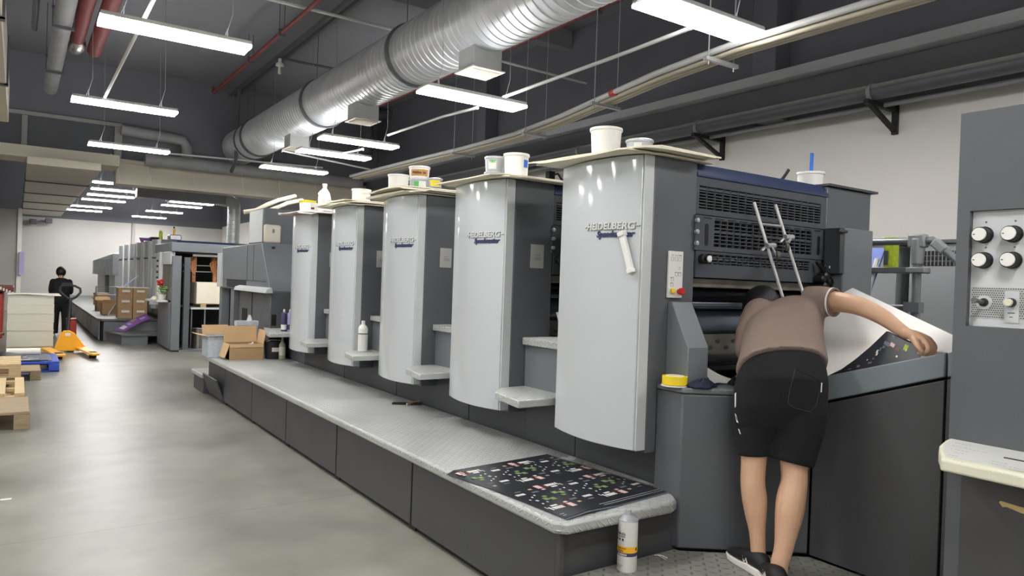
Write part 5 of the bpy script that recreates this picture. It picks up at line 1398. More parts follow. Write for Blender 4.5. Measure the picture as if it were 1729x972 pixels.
# things on the far press
tag(at_origin(MB().lathe([(.0, 0), (.12, 0), (.16, .12), (.165, .12), (.165, .10)], (2.62, 19.9, 2.167), 20).lathe([(.155, .119), (.118, .01), (0, .01)], (2.62, 19.9, 2.167), 20).build('purple_basket', 'purple'), (2.62, 19.9, 2.167)), 'purple plastic basket on top of the far press', 'basket')
tag(at_origin(MB().box(2.5, 2.75, 18.3, 18.65, 2.167, 2.26).build('black_tray', 'cloth black', None, bevel=.02), (2.6, 18.5, 2.167)), 'black tray on top of the second far unit', 'tray')
bottle('yellow_bottle', 'small bottle with yellow liquid on top of the first far unit', 'bottle', 2.58, 17.45, 2.167, BP, 'lime', [('cap', [(.02, .235), (.02, .27), (0, .27)], 'white plastic')], .85)
tag(at_origin(MB().box(2.72, 2.95, 17.15, 17.5, 2.167, 2.29).build('grey_tub', 'tin', None, bevel=.02), (2.8, 17.3, 2.167)), 'squat grey box at the edge of the first far unit top', 'tub')
bottle('spray_bottle', 'yellow spray bottle beside the squat grey box on the far press', 'bottle', 2.82, 17.3, 2.291, BP, 'tape orange', [('nozzle', [(.02, .235), (.03, .28), (.012, .3), (0, .3)], 'rubber')], .6)
# six cartons, two columns of three
k = 0
words_ = ['bottom', 'middle', 'top']
c0 = None
for col, (x, nm) in enumerate(((1.765, 'left'), (2.05, 'right'))):
    for r in range(3):
        lb = f'{words_[r]} brown carton of the {nm} column stacked on the far walkway'
        if c0 is None:
            c0 = thing('brown_carton', lb, 'cardboard box', (x, 17.2, .4605), 'six brown cartons stacked on the far walkway')
            MB().box(x, x + .272, 17.2, 17.55, .4605, .675).build('carton_body', 'cardboard', c0, bevel=.004)
            MB().box(x + .07, x + .22, 17.196, 17.2, .585, .63).build('label', 'paper', c0)
            MB().box(x + .11, x + .17, 17.197, 17.2, .55, .565).build('grip_hole', 'ink grey', c0)
        else:
            dup(c0, (x + random.uniform(-.006, .006), 17.2 + random.uniform(-.01, .01), .4605 + r * .2155), lb)
b = tag(at_origin(MB().box(1.75, 2.36, 17.18, 17.57, 1.108, 1.116).build('white_board', 'white panel'), (2.0, 17.3, 1.108)), 'white board lying on top of the six brown cartons', 'board')
a = atY(207, 485, 17.5); e = atY(232, 467, 17.6)
tag(at_origin(MB().obox((a + e) / 2, e - a, (0, 1, 0), np.cross(e - a, (0, 1, 0)), .22, .09, .008).build('leaning_board', 'lilac'), a), 'pale board leaning up from the top of the brown cartons', 'board')
t = thing('carton_round', 'round brown cardboard drum on the far walkway', 'cardboard drum', (1.75, 23.0, .4605))
p = atZ(167, 514, .46)
MB().lathe([(0, 0), (.19, 0), (.19, .30), (.2, .30), (.2, .34), (0, .34)], (p[0] + .05, p[1], .4605), 22).build('drum_body', 'cardboard', t)
t = carton('open brown carton on the far walkway left of the six cartons', 1.60, 1.95, 18.6, 19.1, .4605, .26, [('left', 30, .12), ('front', 50, .10), ('right', 60, .1)])
t = carton('second open brown carton behind the first on the far walkway', 1.62, 1.95, 20.2, 20.7, .4605, .24, [('left', 40, .12), ('back', 60, .1)])
a = atZ(182, 532, .46); e = atY(197, 510, a[1] + .3)
t = thing('angle_bracket', 'white angled bracket leaning beside the stacked brown cartons', 'bracket', a)
MB().obox((a + e) / 2 + (0, 0, .01), e - a, (0, 1, 0), np.cross(e - a, (0, 1, 0)), np.linalg.norm(e - a) / 2, .04, .008).build('sloping_strip', 'white panel', t)
MB().box(a[0], a[0] + .2, a[1] - .04, a[1] + .04, .4615, .474).build('foot_strip', 'white panel', t)
# purple poster hanging over the end of the walkway
A = np.array((2.23, 16.93, .60)); B = np.array((2.36, 16.97, .54)); Cc = np.array((1.86, 16.66, .34)); Dd = np.array((1.72, 16.72, .36))
A = atY(246, 529, 16.96); B = atY(254, 538, 16.99); Cc = atY(209, 560, 16.80); Dd = atY(193, 556, 16.80)
def pf_(u, v): return (Dd + (A - Dd) * u) * (1 - v) + (Cc + (B - Cc) * u) * v + np.array((0, -.05, .03)) * math.sin(PI * u)
t = thing('purple_poster', 'purple printed poster sheet hanging over the end of the far walkway', 'poster', (2.0, 16.9, .4))
m = MB()
for (u, v, w_, h_, mi) in ((.08, .2, .16, .5, 0), (.3, .25, .1, .4, 1), (.45, .1, .18, .3, 2), (.7, .35, .2, .3, 1)):
    P = [np.array(pf_(a_, b_)) + np.array((-.002, -.008, .004)) for a_, b_ in ((u, v), (u + w_, v), (u + w_, v + h_), (u, v + h_))]
    m.add(P, [(0, 1, 2, 3)], mi)
MB().sheet(pf_, 12, 5, .004).merge(m, 1).build('sheet', ['purple', 'print white', 'lilac', 'print skin'], t)
t = thing('guard_rail', 'small grey rail on the far walkway behind the cartons', 'rail', (1.95, 22, .46))
MB().tube([(1.72, 21.8, .46), (1.72, 21.8, 1.02), (2.2, 21.8, 1.02), (2.2, 21.8, .46)], .02, 8).tube([(1.72, 21.8, .8), (2.2, 21.8, .8)], .015, 8).build('rail_tube', 'rail grey', t)

# ================================================================== LEFT SIDE: PALLETS, STACK, JACK
def pallet(name, label, x0, x1, y0, y1, z0, h, mt, nslat=5, along='y', gap=.35, solid=False):
    t = thing(name, label, 'pallet', ((x0 + x1) / 2, (y0 + y1) / 2, z0), None)
    th = h * .17; zt_ = z0 + h
    def slats(z, n_):
        L_ = (x1 - x0) if along == 'y' else (y1 - y0)
        w_ = L_ / (n_ + (n_ - 1) * gap)
        for k in range(n_):
            a = k * w_ * (1 + gap)
            if along == 'y': MB().box(x0 + a, x0 + a + w_, y0, y1, z, z + th).build('slat', mt, t, bevel=.004)
            else: MB().box(x0, x1, y0 + a, y0 + a + w_, z, z + th).build('slat', mt, t, bevel=.004)
    if solid: MB().box(x0, x1, y0, y1, zt_ - th, zt_).build('deck_board', mt, t, bevel=.006)
    else: slats(zt_ - th, nslat)
    for yy in (y0, (y0 + y1) / 2 - .05, y1 - .1):
        if not solid: MB().box(x0, x1, yy, yy + .1, zt_ - 2 * th, zt_ - th).build('cross_board', mt, t, bevel=.003)
        for xx in (x0, (x0 + x1) / 2 - .06, x1 - .12):
            MB().box(xx, xx + .12, yy, yy + .1, z0 + (.0 if solid else th), zt_ - (th if solid else 2 * th)).build('block', mt, t, bevel=.003)
    if not solid: slats(z0, 3)
    return t
pallet('wooden_pallet', 'old brown wooden pallet nearest on the left edge', -1.0, .125, 7.95, 8.85, 0, .165, 'wood old', solid=True)
pallet('wooden_pallet', 'light slatted wooden pallet lying behind the old brown pallet', -1.0, .095, 8.90, 10.15, 0, .20, 'wood', nslat=7, gap=.9)
pallet('wooden_pallet', 'lower wooden pallet of the stack of two beside the old ones', -1.0, .07, 10.40, 11.3, 0, .16, 'wood old', along='x')
pallet('wooden_pallet', 'upper light wooden pallet of the stack of two', -1.0, .065, 10.38, 11.3, .161, .17, 'wood', along='x')
pallet('wooden_pallet', 'grey brown pallet poking out between the stack of two and the blue pallet', -.8, .29, 11.32, 12.0, 0, .13, 'wood old', along='x', solid=True)
t = thing('plastic_pallet', 'blue plastic pallet carrying dark printed sheets', 'pallet', (0, 12.7, 0))
MB().box(-.7, .53, 12.15, 13.25, .115, .15).build('deck', 'pallet blue', t, bevel=.006)
for x in (-.7, -.16, .40):
    for y in (12.15, 12.65, 13.1):
        MB().box(x, x + .13, y, y + .15, 0, .115).build('foot', 'pallet blue', t, bevel=.008)
for y in (12.15, 13.1): MB().box(-.7, .53, y, y + .15, 0, .02).build('runner', 'pallet blue', t)
t = thing('printed_sheets', 'dark glossy printed sheets heaped on the blue pallet', 'printed sheet', (-.1, 12.6, .15))
rnd = random.Random(5)
for k in range(4):
    x0 = -.6 + rnd.uniform(-.05, .1); y0_ = 12.16 + rnd.uniform(0, .1); a1 = rnd.uniform(.0, .1)
    MB().sheet(lambda u, v, x0=x0, y0_=y0_, k=k, a1=a1: (x0 + u * .95, y0_ + v * .7, .154 + k * .004 + (a1 * max(0, math.sin(PI * u * 1.3 + k)) * v * .9)), 12, 8, .003).build('sheet', 'print black' if k % 2 == 0 else 'print grey', t)
m = MB()
for k in range(14):
    u = rnd.uniform(0, .8); x = -.5 + u; y = 12.2 + rnd.uniform(0, .5)
    m.box(x, x + rnd.uniform(.04, .12), y, y + rnd.uniform(.02, .06), .172, .1735)
m.build('print_pattern', 'print white', t)
tag(at_origin(MB().tube([(-.1, 13.05, .21), (.32, 13.02, .21)], .055, 16).build('paper_roll', 'paper'), (.1, 13.0, .15)), 'white rolled sheet lying in front of the tall paper stack', 'paper roll')
# tall stack of sheets
t = thing('paper_stack', 'tall neat stack of pale paper beside the pallet jack', 'paper stack', (.2, 15.2, 0))
zz = .105
for k, h in enumerate((.117, .163, .148, .143, .153, .168)):
    MB().box(-.125 + .004 * (k % 2), .552 - .003 * (k % 3), 14.95 + .004 * (k % 2), 15.8, zz, zz + h - .003).build('ream', 'stack paper', t, bevel=.002)
    MB().box(-.126, .556, 14.949, 15.8, zz + h - .003, zz + h).build('separator', 'stack line', t)
    zz += h
MB().sheet(lambda u, v: (-.13 + .78 * u, 14.93 + .9 * v, zz + .006 + .012 * math.sin(5 * u) * (1 - v)), 10, 4, .008).build('cover_board', 'paper', t)
MB().box(-.13, .56, 14.96, 15.8, 0, .11).build('bearer', 'wood', t)
# pallet jack
t = thing('pallet_jack', 'yellow hand pallet jack with black loop handle beside the paper stack', 'pallet jack', (.8, 14.6, 0))
yj = 14.85
def J(px, py, y=yj): return atY(px, py, y)
q = [J(91, 592), J(148, 592), J(146, 588), J(126, 562), J(118, 558), J(108, 558), J(102, 563), J(92, 587)]
MB().prism([(p[0], p[2]) for p in q], 'y', yj, yj + .06).build('front_plate', 'jack yellow', t, bevel=.008)
MB().prism([(q[2][0] - .06, .15), (q[3][0] - .02, q[3][2] - .05), (q[6][0] + .02, q[6][2] - .05), (q[7][0] + .06, .15)], 'y', yj + .06, yj + .25).build('body', 'jack yellow', t, bevel=.01)
MB().box(.72, .80, yj - .004, yj, q[4][2] - .09, q[4][2] - .04).build('plate_label', 'white panel', t)
for (r0, r1, nm) in (((.44, 14.85), (.62, 13.55), 'l'), ((.96, 14.85), (1.10, 13.6), 'r')):
    d = np.array((r1[0] - r0[0], r1[1] - r0[1], 0)); L_ = np.linalg.norm(d); d /= L_; n_ = np.array((-d[1], d[0], 0)); r0 = np.array((*r0, 0))
    f_ = MB()
    pts = [r0 + n_ * .08, r0 - n_ * .08, r0 + d * (L_ - .12) - n_ * .08, r0 + d * L_ - n_ * .05, r0 + d * L_ + n_ * .05, r0 + d * (L_ - .12) + n_ * .08]
    f_.prism([(p[0], p[1]) for p in pts], 'z', .065, .10)
    fk = f_.build('fork', 'jack yellow', t, bevel=.012)
    c = r0 + d * (L_ - .25)
    MB().obox(c + np.array((0, 0, .102)), d, n_, (0, 0, 1), .09, .05, .003).build('fork_slot', 'rubber', fk)
    MB().lathe([(.04, -.05), (.04, .05)], c + np.array((0, 0, .041)), 16, axis=n_).build('roller', 'rubber', fk)
MB().lathe([(.09, -.06), (.09, .06)], ((q[0][0] + q[1][0]) / 2, yj + .22, .091), 20, axis=(1, 0, 0)).build('steer_wheel', 'rubber', t)
h0 = J(114, 562, yj + .15); h1 = J(119, 503, yj + .42)
MB().tube([h0, h1], .028, 10).build('handle_shaft', 'rubber', t)
lp = [J(119, 506, yj + .42), J(106, 498, yj + .45), J(98, 490, yj + .47), J(101, 482, yj + .48), J(112, 480, yj + .49), J(128, 482, yj + .49), J(138, 486, yj + .49), J(138, 494, yj + .47), J(130, 501, yj + .45), J(119, 506, yj + .42)]
lp = [np.array(p) for p in lp]
MB().tube(sum([[(lp[i] * (1 - f) + lp[i + 1] * f) * .5 + .25 * (lp[max(i - 1, 0)] * (1 - f) + lp[i] * f) + .25 * (lp[i + 1] * (1 - f) + lp[min(i + 2, len(lp) - 1)] * f) for f in (0, .5)] for i in range(len(lp) - 1)], []) + [lp[-1]], .02, 10).build('handle_loop', 'rubber', t)
q = J(113, 480, yj + .49); MB().obox(q, (1, 0, 0), (0, 1, 0), (0, 0, 1), .08, .04, .03).build('control_lever', 'rubber', t)
# red things behind
t = thing('red_machine', 'red machine with pale guards behind the paper stack at the left edge', 'machine', (-1.0, 18.5, 0))
MB().box(-2.6, -.22, 18.0, 19.6, .0, .92).build('body', 'red machine', t, bevel=.02)
MB().box(-2.7, -.05, 17.9, 19.7, .96, 1.06).build('top_bed', 'pipe red', t, bevel=.015)
MB().box(-.75, -.5, 17.95, 18.0, .5, .95).build('pale_panel', 'wall grey', t)
MB().obox((-.62, 17.9, .55), (1, 0, -1.1), (0, 1, 0), (1.1, 0, 1), .36, .02, .05).build('sloping_guard', 'white panel', t, bevel=.004)
MB().obox((-.72, 17.88, .5), (1, 0, -1.1), (0, 1, 0), (1.1, 0, 1), .34, .02, .05).build('sloping_strip', 'rubber', t)
m = MB()
for k in range(5): m.box(-.28 + k * .05, -.25 + k * .05, 17.86, 17.9, 1.0 - k * .025, 1.06 - k * .025)
m.build('chrome_clips', 'white plastic', t)
t = thing('waste_heap', 'dull heap of crumpled waste sheets at the left edge behind the blue pallet', 'waste paper', (-.6, 14.2, 0))
rnd = random.Random(8)
for k in range(7):
    c = (-.72 + rnd.uniform(-.2, .3), 14.1 + rnd.uniform(-.2, .4), .15 + k * .085)
    MB().sheet(lambda u, v, c=c, k=k: (c[0] + (u - .5) * .55, c[1] + (v - .5) * .5, c[2] + .07 * math.sin(4 * u + k) * math.cos(3 * v + k * 2)), 10, 8, .012).build('waste_sheet', ('pipe grey', 'print skin', 'wall grey', 'wood old', 'print black')[k % 5], t)
MB().box(-1.1, -.35, 13.9, 14.6, 0, .14).build('heap_base', 'pipe grey', t)
tag(at_origin(MB().box(.86, 1.03, 17.2, 17.5, .0, .42).box(.85, 1.04, 17.19, 17.51, .42, .45).build('red_bin', 'red machine', None, bevel=.015), (.95, 17.3, 0)), 'red bin on the floor behind the pallet jack', 'bin')
p = atZ(10, 843, 0)
tag(at_origin(MB().box(p[0] - .03, p[0] + .03, p[1] - .012, p[1] + .012, .0, .003).build('paper_scrap', 'white panel'), p), 'tiny white paper scrap on the bare floor', 'scrap')
# ================================================================== PEOPLE
from mathutils.bvhtree import BVHTree
RIGHT = np.array((.8247, -.5656, 0.0)); FWD = np.array((.5656, .8247, 0.0)); UP = np.array((0, 0, 1.0))
def ring(c, a, b, tilt, roll=0.0, n=28, sq=2.3, fwd=None, right=None):
    """a rounded cross-section of the trunk; tilt = lean of the spine from the vertical, roll = right side raised"""
    F = FWD if fwd is None else fwd; Rr = RIGHT if right is None else right
    t = math.radians(tilt); r = math.radians(roll)
    u = Rr * math.cos(r) + UP * math.sin(r)
    v = UP * math.sin(t) - F * math.cos(t)
    v = v - u * (v @ u); v /= np.linalg.norm(v)
    out = []
    for k in range(n):
        th = 2 * PI * k / n; cs, sn = math.cos(th), math.sin(th)
        out.append(np.array(c) + u * a * math.copysign(abs(cs) ** (2 / sq), cs) + v * b * math.copysign(abs(sn) ** (2 / sq), sn))
    return out
def dens(pts, rs, k=4):
    """Catmull-Rom resampling of a limb's axis and radius"""
    P = [np.array(p, float) for p in pts]; n = len(P); op = []; orr = []
    for i in range(n - 1):
        p0, p1, p2, p3 = P[max(i - 1, 0)], P[i], P[i + 1], P[min(i + 2, n - 1)]
        r0, r1, r2, r3 = rs[max(i - 1, 0)], rs[i], rs[i + 1], rs[min(i + 2, n - 1)]
        for j in range(k):
            t = j / k
            f = lambda a, b, c, d: .5 * ((2 * b) + (c - a) * t + (2 * a - 5 * b + 4 * c - d) * t * t + (3 * b - a - 3 * c + d) * t ** 3)
            op.append(f(p0, p1, p2, p3)); orr.append(f(r0, r1, r2, r3))
    op.append(P[-1]); orr.append(rs[-1])
    return op, orr
def limb(m, pts, rs, n=14, k=4, ends=True):
    p, r = dens(pts, rs, k); m.tube(p, r, n)
    if ends:
        for c, q in ((p[0], r[0]), (p[-1], r[-1])): m.ellipsoid(c, q * .99, q * .99, q * .99, nu=12, nv=8)
    return m
def head(m, c, fwd, up, s=1.0):
    """skull, jaw, nose, brow, ears and lips; fwd = where the face looks"""
    f = np.array(fwd, float); f /= np.linalg.norm(f); u = np.array(up, float); u = u - f * (u @ f); u /= np.linalg.norm(u); r = np.cross(f, u)
    Rm = np.stack([r, f, u], 1); c = np.array(c, float)
    P = lambda a, b, d: c + Rm @ (np.array((a, b, d)) * s)
    m.ellipsoid(P(0, -.01, .02), .074 * s, .094 * s, .095 * s, Rm)
    m.ellipsoid(P(0, .028, -.05), .055 * s, .058 * s, .066 * s, Rm)
    m.ellipsoid(P(0, .062, -.085), .026 * s, .022 * s, .022 * s, Rm)
    m.loft([[P(a * w, .075 + d, z) for a, d in ((-1, -.01), (0, .018 * q), (1, -.01), (0, -.03))] for z, w, q in ((.012, .008, .3), (-.01, .011, .8), (-.03, .016, 1.4), (-.038, .014, .7))])
    for sx in (-1, 1):
        m.ellipsoid(P(sx * .076, -.008, -.012), .010 * s, .020 * s, .032 * s, Rm)
        m.ellipsoid(P(sx * .03, .073, .022), .022 * s, .014 * s, .008 * s, Rm)
    for z in (-.055, -.064): m.ellipsoid(P(0, .08, z), .022 * s, .010 * s, .006 * s, Rm)
    return P, Rm
def face_parts(t, P, Rm, s=1.0):
    m = MB(); q = MB()
    for sx in (-1, 1):
        m.ellipsoid(P(sx * .03, .071, .0), .014 * s, .012 * s, .010 * s, Rm); q.ellipsoid(P(sx * .03, .0825, .0), .0055 * s, .003 * s, .0055 * s, Rm)
    e = m.build('eyes', 'white plastic', t); q.build('irises', 'black', e)
def hair_cap(t, P, Rm, s=1.0, grow=1.07, low=-.035):
    m = MB(); vs = []; nu, nv = 30, 16
    rnd = random.Random(2)
    for i in range(nv + 1):
        ph = PI * .80 * i / nv
        for j in range(nu):
            th = 2 * PI * j / nu
            fr = max(0, math.sin(th))                                   # +y is the face
            k = ph * (1 - .46 * fr)
            w = 1 + rnd.uniform(-.012, .018)
            vs.append(P(.081 * grow * w * math.sin(k) * math.cos(th), -.012 + .100 * grow * w * math.sin(k) * math.sin(th), .02 + .101 * grow * w * math.cos(k)))
    fs = [(i * nu + j, (i + 1) * nu + j, (i + 1) * nu + (j + 1) % nu, i * nu + (j + 1) % nu) for i in range(nv) for j in range(nu)] + [tuple(nv * nu + j for j in range(nu))]
    m.add(vs, fs); return m.build('hair', 'hair', t, subsurf=1)
def shoe(t, heel, d, sc=1.0, z0=.2005):
    d = np.array((d[0], d[1], 0.0)); d /= np.linalg.norm(d); n_ = np.array((-d[1], d[0], 0.0)); h = np.array((heel[0], heel[1], z0))
    prof = [(-.010, .022, .06, .03), (.010, .036, .098, .03), (.05, .041, .102, .02), (.09, .042, .092, .012), (.13, .046, .080, .008), (.18, .050, .066, .004), (.225, .047, .055, .0), (.258, .034, .044, .0), (.272, .015, .032, .0)]
    rings = []
    for s_, w_, hh, _q in prof:
        rings.append([h + d * s_ * sc + n_ * (w_ * .96 * sc * math.copysign(abs(math.cos(a)) ** .8, math.cos(a))) + UP * (.018 + (hh - .018) * (.5 + .5 * math.sin(a))) * sc for a in np.linspace(0, 2 * PI, 18, endpoint=False)])
    sh = MB().loft(rings).build('shoe', 'shoe black', t, angle=60)
    sole = []
    for s_, w_, hh, q in prof:
        sole.append([h + d * (s_ - .004) * sc + n_ * (sx * (w_ + .003) * sc) + UP * zz * sc for sx, zz in ((-1, 0.001 + (.012 if s_ > .24 else 0)), (1, 0.001 + (.012 if s_ > .24 else 0)), (1, .034 if s_ < .1 else .027), (-1, .034 if s_ < .1 else .027))])
    MB().loft(sole).build('sole', 'sole white', sh, bevel=.004)
    lc = MB()
    for k in range(4):
        c = h + d * (.13 + k * .022) * sc + UP * (.068 - k * .004) * sc
        lc.tube([c - n_ * .022, c + UP * .006, c + n_ * .022], .003, 6)
    lc.build('laces', 'shoe black', sh)
    for sx in (-1, 1):
        c = h + d * .095 * sc + n_ * sx * .0385 * sc + UP * .045 * sc
        MB().tube([c - d * .018 - UP * .014, c - d * .008 + UP * .012, c + d * .008 - UP * .012, c + d * .018 + UP * .014], .0035, 6).build('side_mark', 'sole white', sh)
    return sh

# ---------------- the operator bending over the feed table
op = thing('person', 'person bending over the press in brown t-shirt, black shorts and black shoes, lifting a sheet', 'person', (3.0, 2.1, .2))
D = atD
hipL, hipR = D(1285, 645, 3.345), D(1347, 645, 3.33)
LL = [(hipL, .085), (D(1276, 710, 3.345), .075), (D(1273, 772, 3.335), .058), (D(1271, 812, 3.32), .055), (D(1274, 842, 3.31), .056), (D(1276, 868, 3.30), .048), (D(1278.5, 896, 3.29), .037), (D(1280, 926, 3.28), .0335), (D(1281, 946, 3.275), .035)]
RL = [(hipR, .09), (D(1345, 715, 3.31), .08), (D(1341, 786, 3.275), .0605), (D(1341, 812, 3.255), .0575), (D(1336, 840, 3.235), .063), (D(1333, 864, 3.22), .062), (D(1328, 896, 3.205), .051), (D(1323, 926, 3.19), .041), (D(1316, 952, 3.18), .038), (D(1315, 972, 3.175), .038)]
sp_ = [((1320, 616, 3.36), .2, .118, 48, 2), ((1320, 593, 3.455), .19, .115, 54, 5), ((1321, 570, 3.55), .19, .117, 57, 8), ((1324, 549, 3.645), .195, .115, 58, 11), ((1329, 531, 3.735), .18, .095, 60, 13), ((1330, 523, 3.78), .10, .07, 60, 12)]
body = MB()
for L_ in (LL, RL): limb(body, [p for p, r in L_], [r for p, r in L_], 16)
body.loft([ring(D(1318, 672, 3.34), .15, .11, 8), ring(D(1319, 640, 3.345), .185, .13, 12)] + [ring(D(*c), a * .94, b * .94, ti, ro) for c, a, b, ti, ro in sp_])
hc = D(1283, 521, 3.97); nk = D(1320, 533, 3.79)
limb(body, [nk, D(1303, 530, 3.87), hc - np.array((0, 0, .02))], [.065, .058, .06], 14)
hf = FWD * .75 - RIGHT * .45 - UP * .55; hu = UP * .75 + FWD * .6
Ph, Rh = head(body, hc, hf, hu)
# right arm, reaching back to the sheet
limb(body, [D(1378, 512, 3.68), D(1405, 509, 3.61), D(1437, 513, 3.49), D(1462, 521, 3.42), D(1490, 535, 3.35), D(1514, 552, 3.29), D(1530, 563, 3.245)], [.066, .054, .047, .043, .0385, .031, .0265], 16)
def hand(m, wrist, palm, fingers, thumb, pr=(.030, .018)):
    limb(m, [wrist, wrist + (palm - wrist) * .5, palm], [.027, .030, .030], 12, flat if False else 4)
    for ch in fingers: limb(m, ch, [.0105, .0098, .0092, .0078][:len(ch)], 10, 3)
    limb(m, thumb, [.0145, .0118, .0108, .0085][:len(thumb)], 10, 3)
kn = [D(1560, 574, 3.145), D(1565, 573, 3.175), D(1568, 573, 3.205), D(1569, 573, 3.232)]
W = D(1530, 563, 3.235)
for k in kn: limb(body, [W, (W + k) / 2 + UP * .004, k], [.0245, .0205, .0145], 12)
fg = [[kn[0], D(1568, 588, 3.105), D(1560, 597, 3.105), D(1551, 596, 3.12)], [kn[1], D(1574, 587, 3.145), D(1568, 597, 3.14), D(1559, 598, 3.16)],
      [kn[2], D(1578, 587, 3.185), D(1573, 597, 3.18), D(1566, 598, 3.20)], [kn[3], D(1578, 584, 3.225), D(1576, 593, 3.22), D(1570, 596, 3.23)]]
for ch in fg: limb(body, ch, [.0135, .0122, .0108, .0088], 10, 3)
limb(body, [D(1542, 569, 3.20), D(1547, 578, 3.15), D(1551, 586, 3.115), D(1557, 593, 3.098)], [.0205, .0170, .0135, .0098], 10, 3)
body.ellipsoid(D(1558, 587, 3.145), .018, .02, .014, nu=14, nv=10)
body.ellipsoid(D(1552, 576, 3.175), .024, .024, .017, nu=14, nv=10)
body.ellipsoid(D(1558, 582, 3.16), .018, .022, .014, nu=14, nv=10)
# left arm, propped on the cabinet in front of him
lw = D(1262, 634, 3.80)
limb(body, [D(1276, 535, 3.70), D(1262, 562, 3.66), D(1258, 588, 3.64), D(1262, 605, 3.72), lw], [.062, .05, .045, .04, .028], 14)
for k in range(4):
    a = lw + FWD * .075 + RIGHT * (.03 - .02 * k) - UP * .02
    limb(body, [lw, a], [.022, .0145], 10)
    limb(body, [a, a + FWD * .03 - UP * .012, a + FWD * .05 - UP * .03], [.0105, .0095, .008], 8, 3)
limb(body, [lw + FWD * .02 + RIGHT * .02, lw + FWD * .05 + RIGHT * .05 - UP * .02, lw + FWD * .075 + RIGHT * .055 - UP * .03], [.015, .0115, .009], 8, 3)
body.build('body', 'skin', op, remesh=.0048, smooth=5)
face_parts(op, Ph, Rh); hair_cap(op, Ph, Rh, grow=1.10)
# t-shirt
sm = MB()
sm.loft([ring(D(1320, 622, 3.335), .207, .140, 56, 2)] + [ring(D(*c), a + .012, b + .014, ti, ro) for c, a, b, ti, ro in sp_[:5]] + [ring(D(1330, 522, 3.785), .125, .082, 60, 13), ring(D(1327, 519, 3.81), .085, .075, 60, 10)])
sl = [D(1366, 512, 3.70), D(1386, 509, 3.655), D(1406, 510, 3.605)]
limb(sm, sl, [.09, .080, .071], 18, ends=False)
limb(sm, [D(1283, 530, 3.71), D(1266, 556, 3.665), D(1260, 590, 3.63)], [.085, .066, .060], 18)
shirt = sm.build('t_shirt', 'shirt brown', op, remesh=.008, smooth=7)
ax = sl[2] - sl[1]; ax /= np.linalg.norm(ax)
MB().lathe([(.0655, -.004), (.0735, -.004), (.0735, .005), (.0655, .005), (.0655, -.004)], sl[2] + ax * .002, 32, axis=ax).build('sleeve_trim', 'trim white', shirt)
MB().lathe([(.064, -.003), (.0728, -.003), (.0728, .003), (.064, .003), (.064, -.003)], sl[2] + ax * .009, 32, axis=ax).build('sleeve_binding', 'shirt brown', shirt)
# shorts
so = MB()
so.loft([ring(D(1320, 600, 3.40), .178, .105, 45, 2), ring(D(1320, 618, 3.355), .196, .122, 38, 2), ring(D(1319, 645, 3.335), .207, .148, 15), ring(D(1316, 682, 3.335), .212, .142, 3), ring(D(1313, 715, 3.335), .205, .105, 0), ring(D(1312, 735, 3.335), .17, .07, 0)])
limb(so, [D(1282, 660, 3.335), D(1276, 705, 3.345), D(1272, 740, 3.338), D(1272.5, 769, 3.33)], [.115, .102, .084, .0715], 20, ends=False)
limb(so, [D(1348, 660, 3.33), D(1350, 705, 3.31), D(1342, 750, 3.295), D(1336, 781, 3.285)], [.120, .116, .106, .098], 20, ends=False)
shorts = so.build('shorts', 'shorts black', op, remesh=.008, smooth=7)
shoe(op, atZ(1291, 975, PLZ), FWD * .96 - RIGHT * .27, 1.0, PLZ + .0005)
shoe(op, atZ(1318, 1003, PLZ), FWD * .99 + RIGHT * .03, 1.0, PLZ + .0005)
# seams of the back pocket, the label and the side prints follow the cloth
bpy.context.view_layer.update()
dg = bpy.context.evaluated_depsgraph_get()
bv = BVHTree.FromObject(shorts, dg)
soff = Vector(op.location)
def on_cloth(px, py, lift=.002):
    r = ray(px, py); r /= np.linalg.norm(r)
    hit = bv.ray_cast(Vector(CAM) - soff, Vector(r))
    if hit[0] is None: return None
    return np.array(hit[0] + soff) - r * lift
def seam(px_pts, name, mt, r=.0016):
    pts = []
    for (a, b) in zip(px_pts[:-1], px_pts[1:]):
        for k in range(5):
            q = on_cloth(a[0] + (b[0] - a[0]) * k / 5, a[1] + (b[1] - a[1]) * k / 5)
            if q is not None: pts.append(q)
    if len(pts) > 2: MB().tube(pts, r, 6).build(name, mt, shorts)
seam([(1343, 622), (1382, 640), (1386, 650)], 'pocket_edge', 'cloth navy')
seam([(1343, 622), (1333, 660), (1330, 680), (1340, 688), (1368, 695), (1378, 684), (1386, 650)], 'pocket_seam', 'machine darker', .0010)
seam([(1318, 600), (1316, 650), (1312, 700), (1306, 745)], 'centre_seam', 'cloth black', .0012)
def patch(corners, name, mt):
    P = [on_cloth(*c, lift=.003) for c in corners]
    if all(p is not None for p in P): MB().add(P, [(0, 1, 2, 3)]).build(name, mt, shorts)
patch([(1386.5, 646), (1388.5, 646), (1387.5, 662), (1385.5, 662)], 'pocket_label', 'trim white')
patch([(1240.5, 664), (1243, 662), (1242.5, 686), (1240.5, 688)], 'side_print', 'trim white')
patch([(1240.5, 697), (1243, 700), (1247, 714), (1243.5, 712)], 'side_print', 'trim white')
patch([(1246, 723), (1248.5, 725), (1251, 733), (1249, 732)], 'side_print', 'trim white')

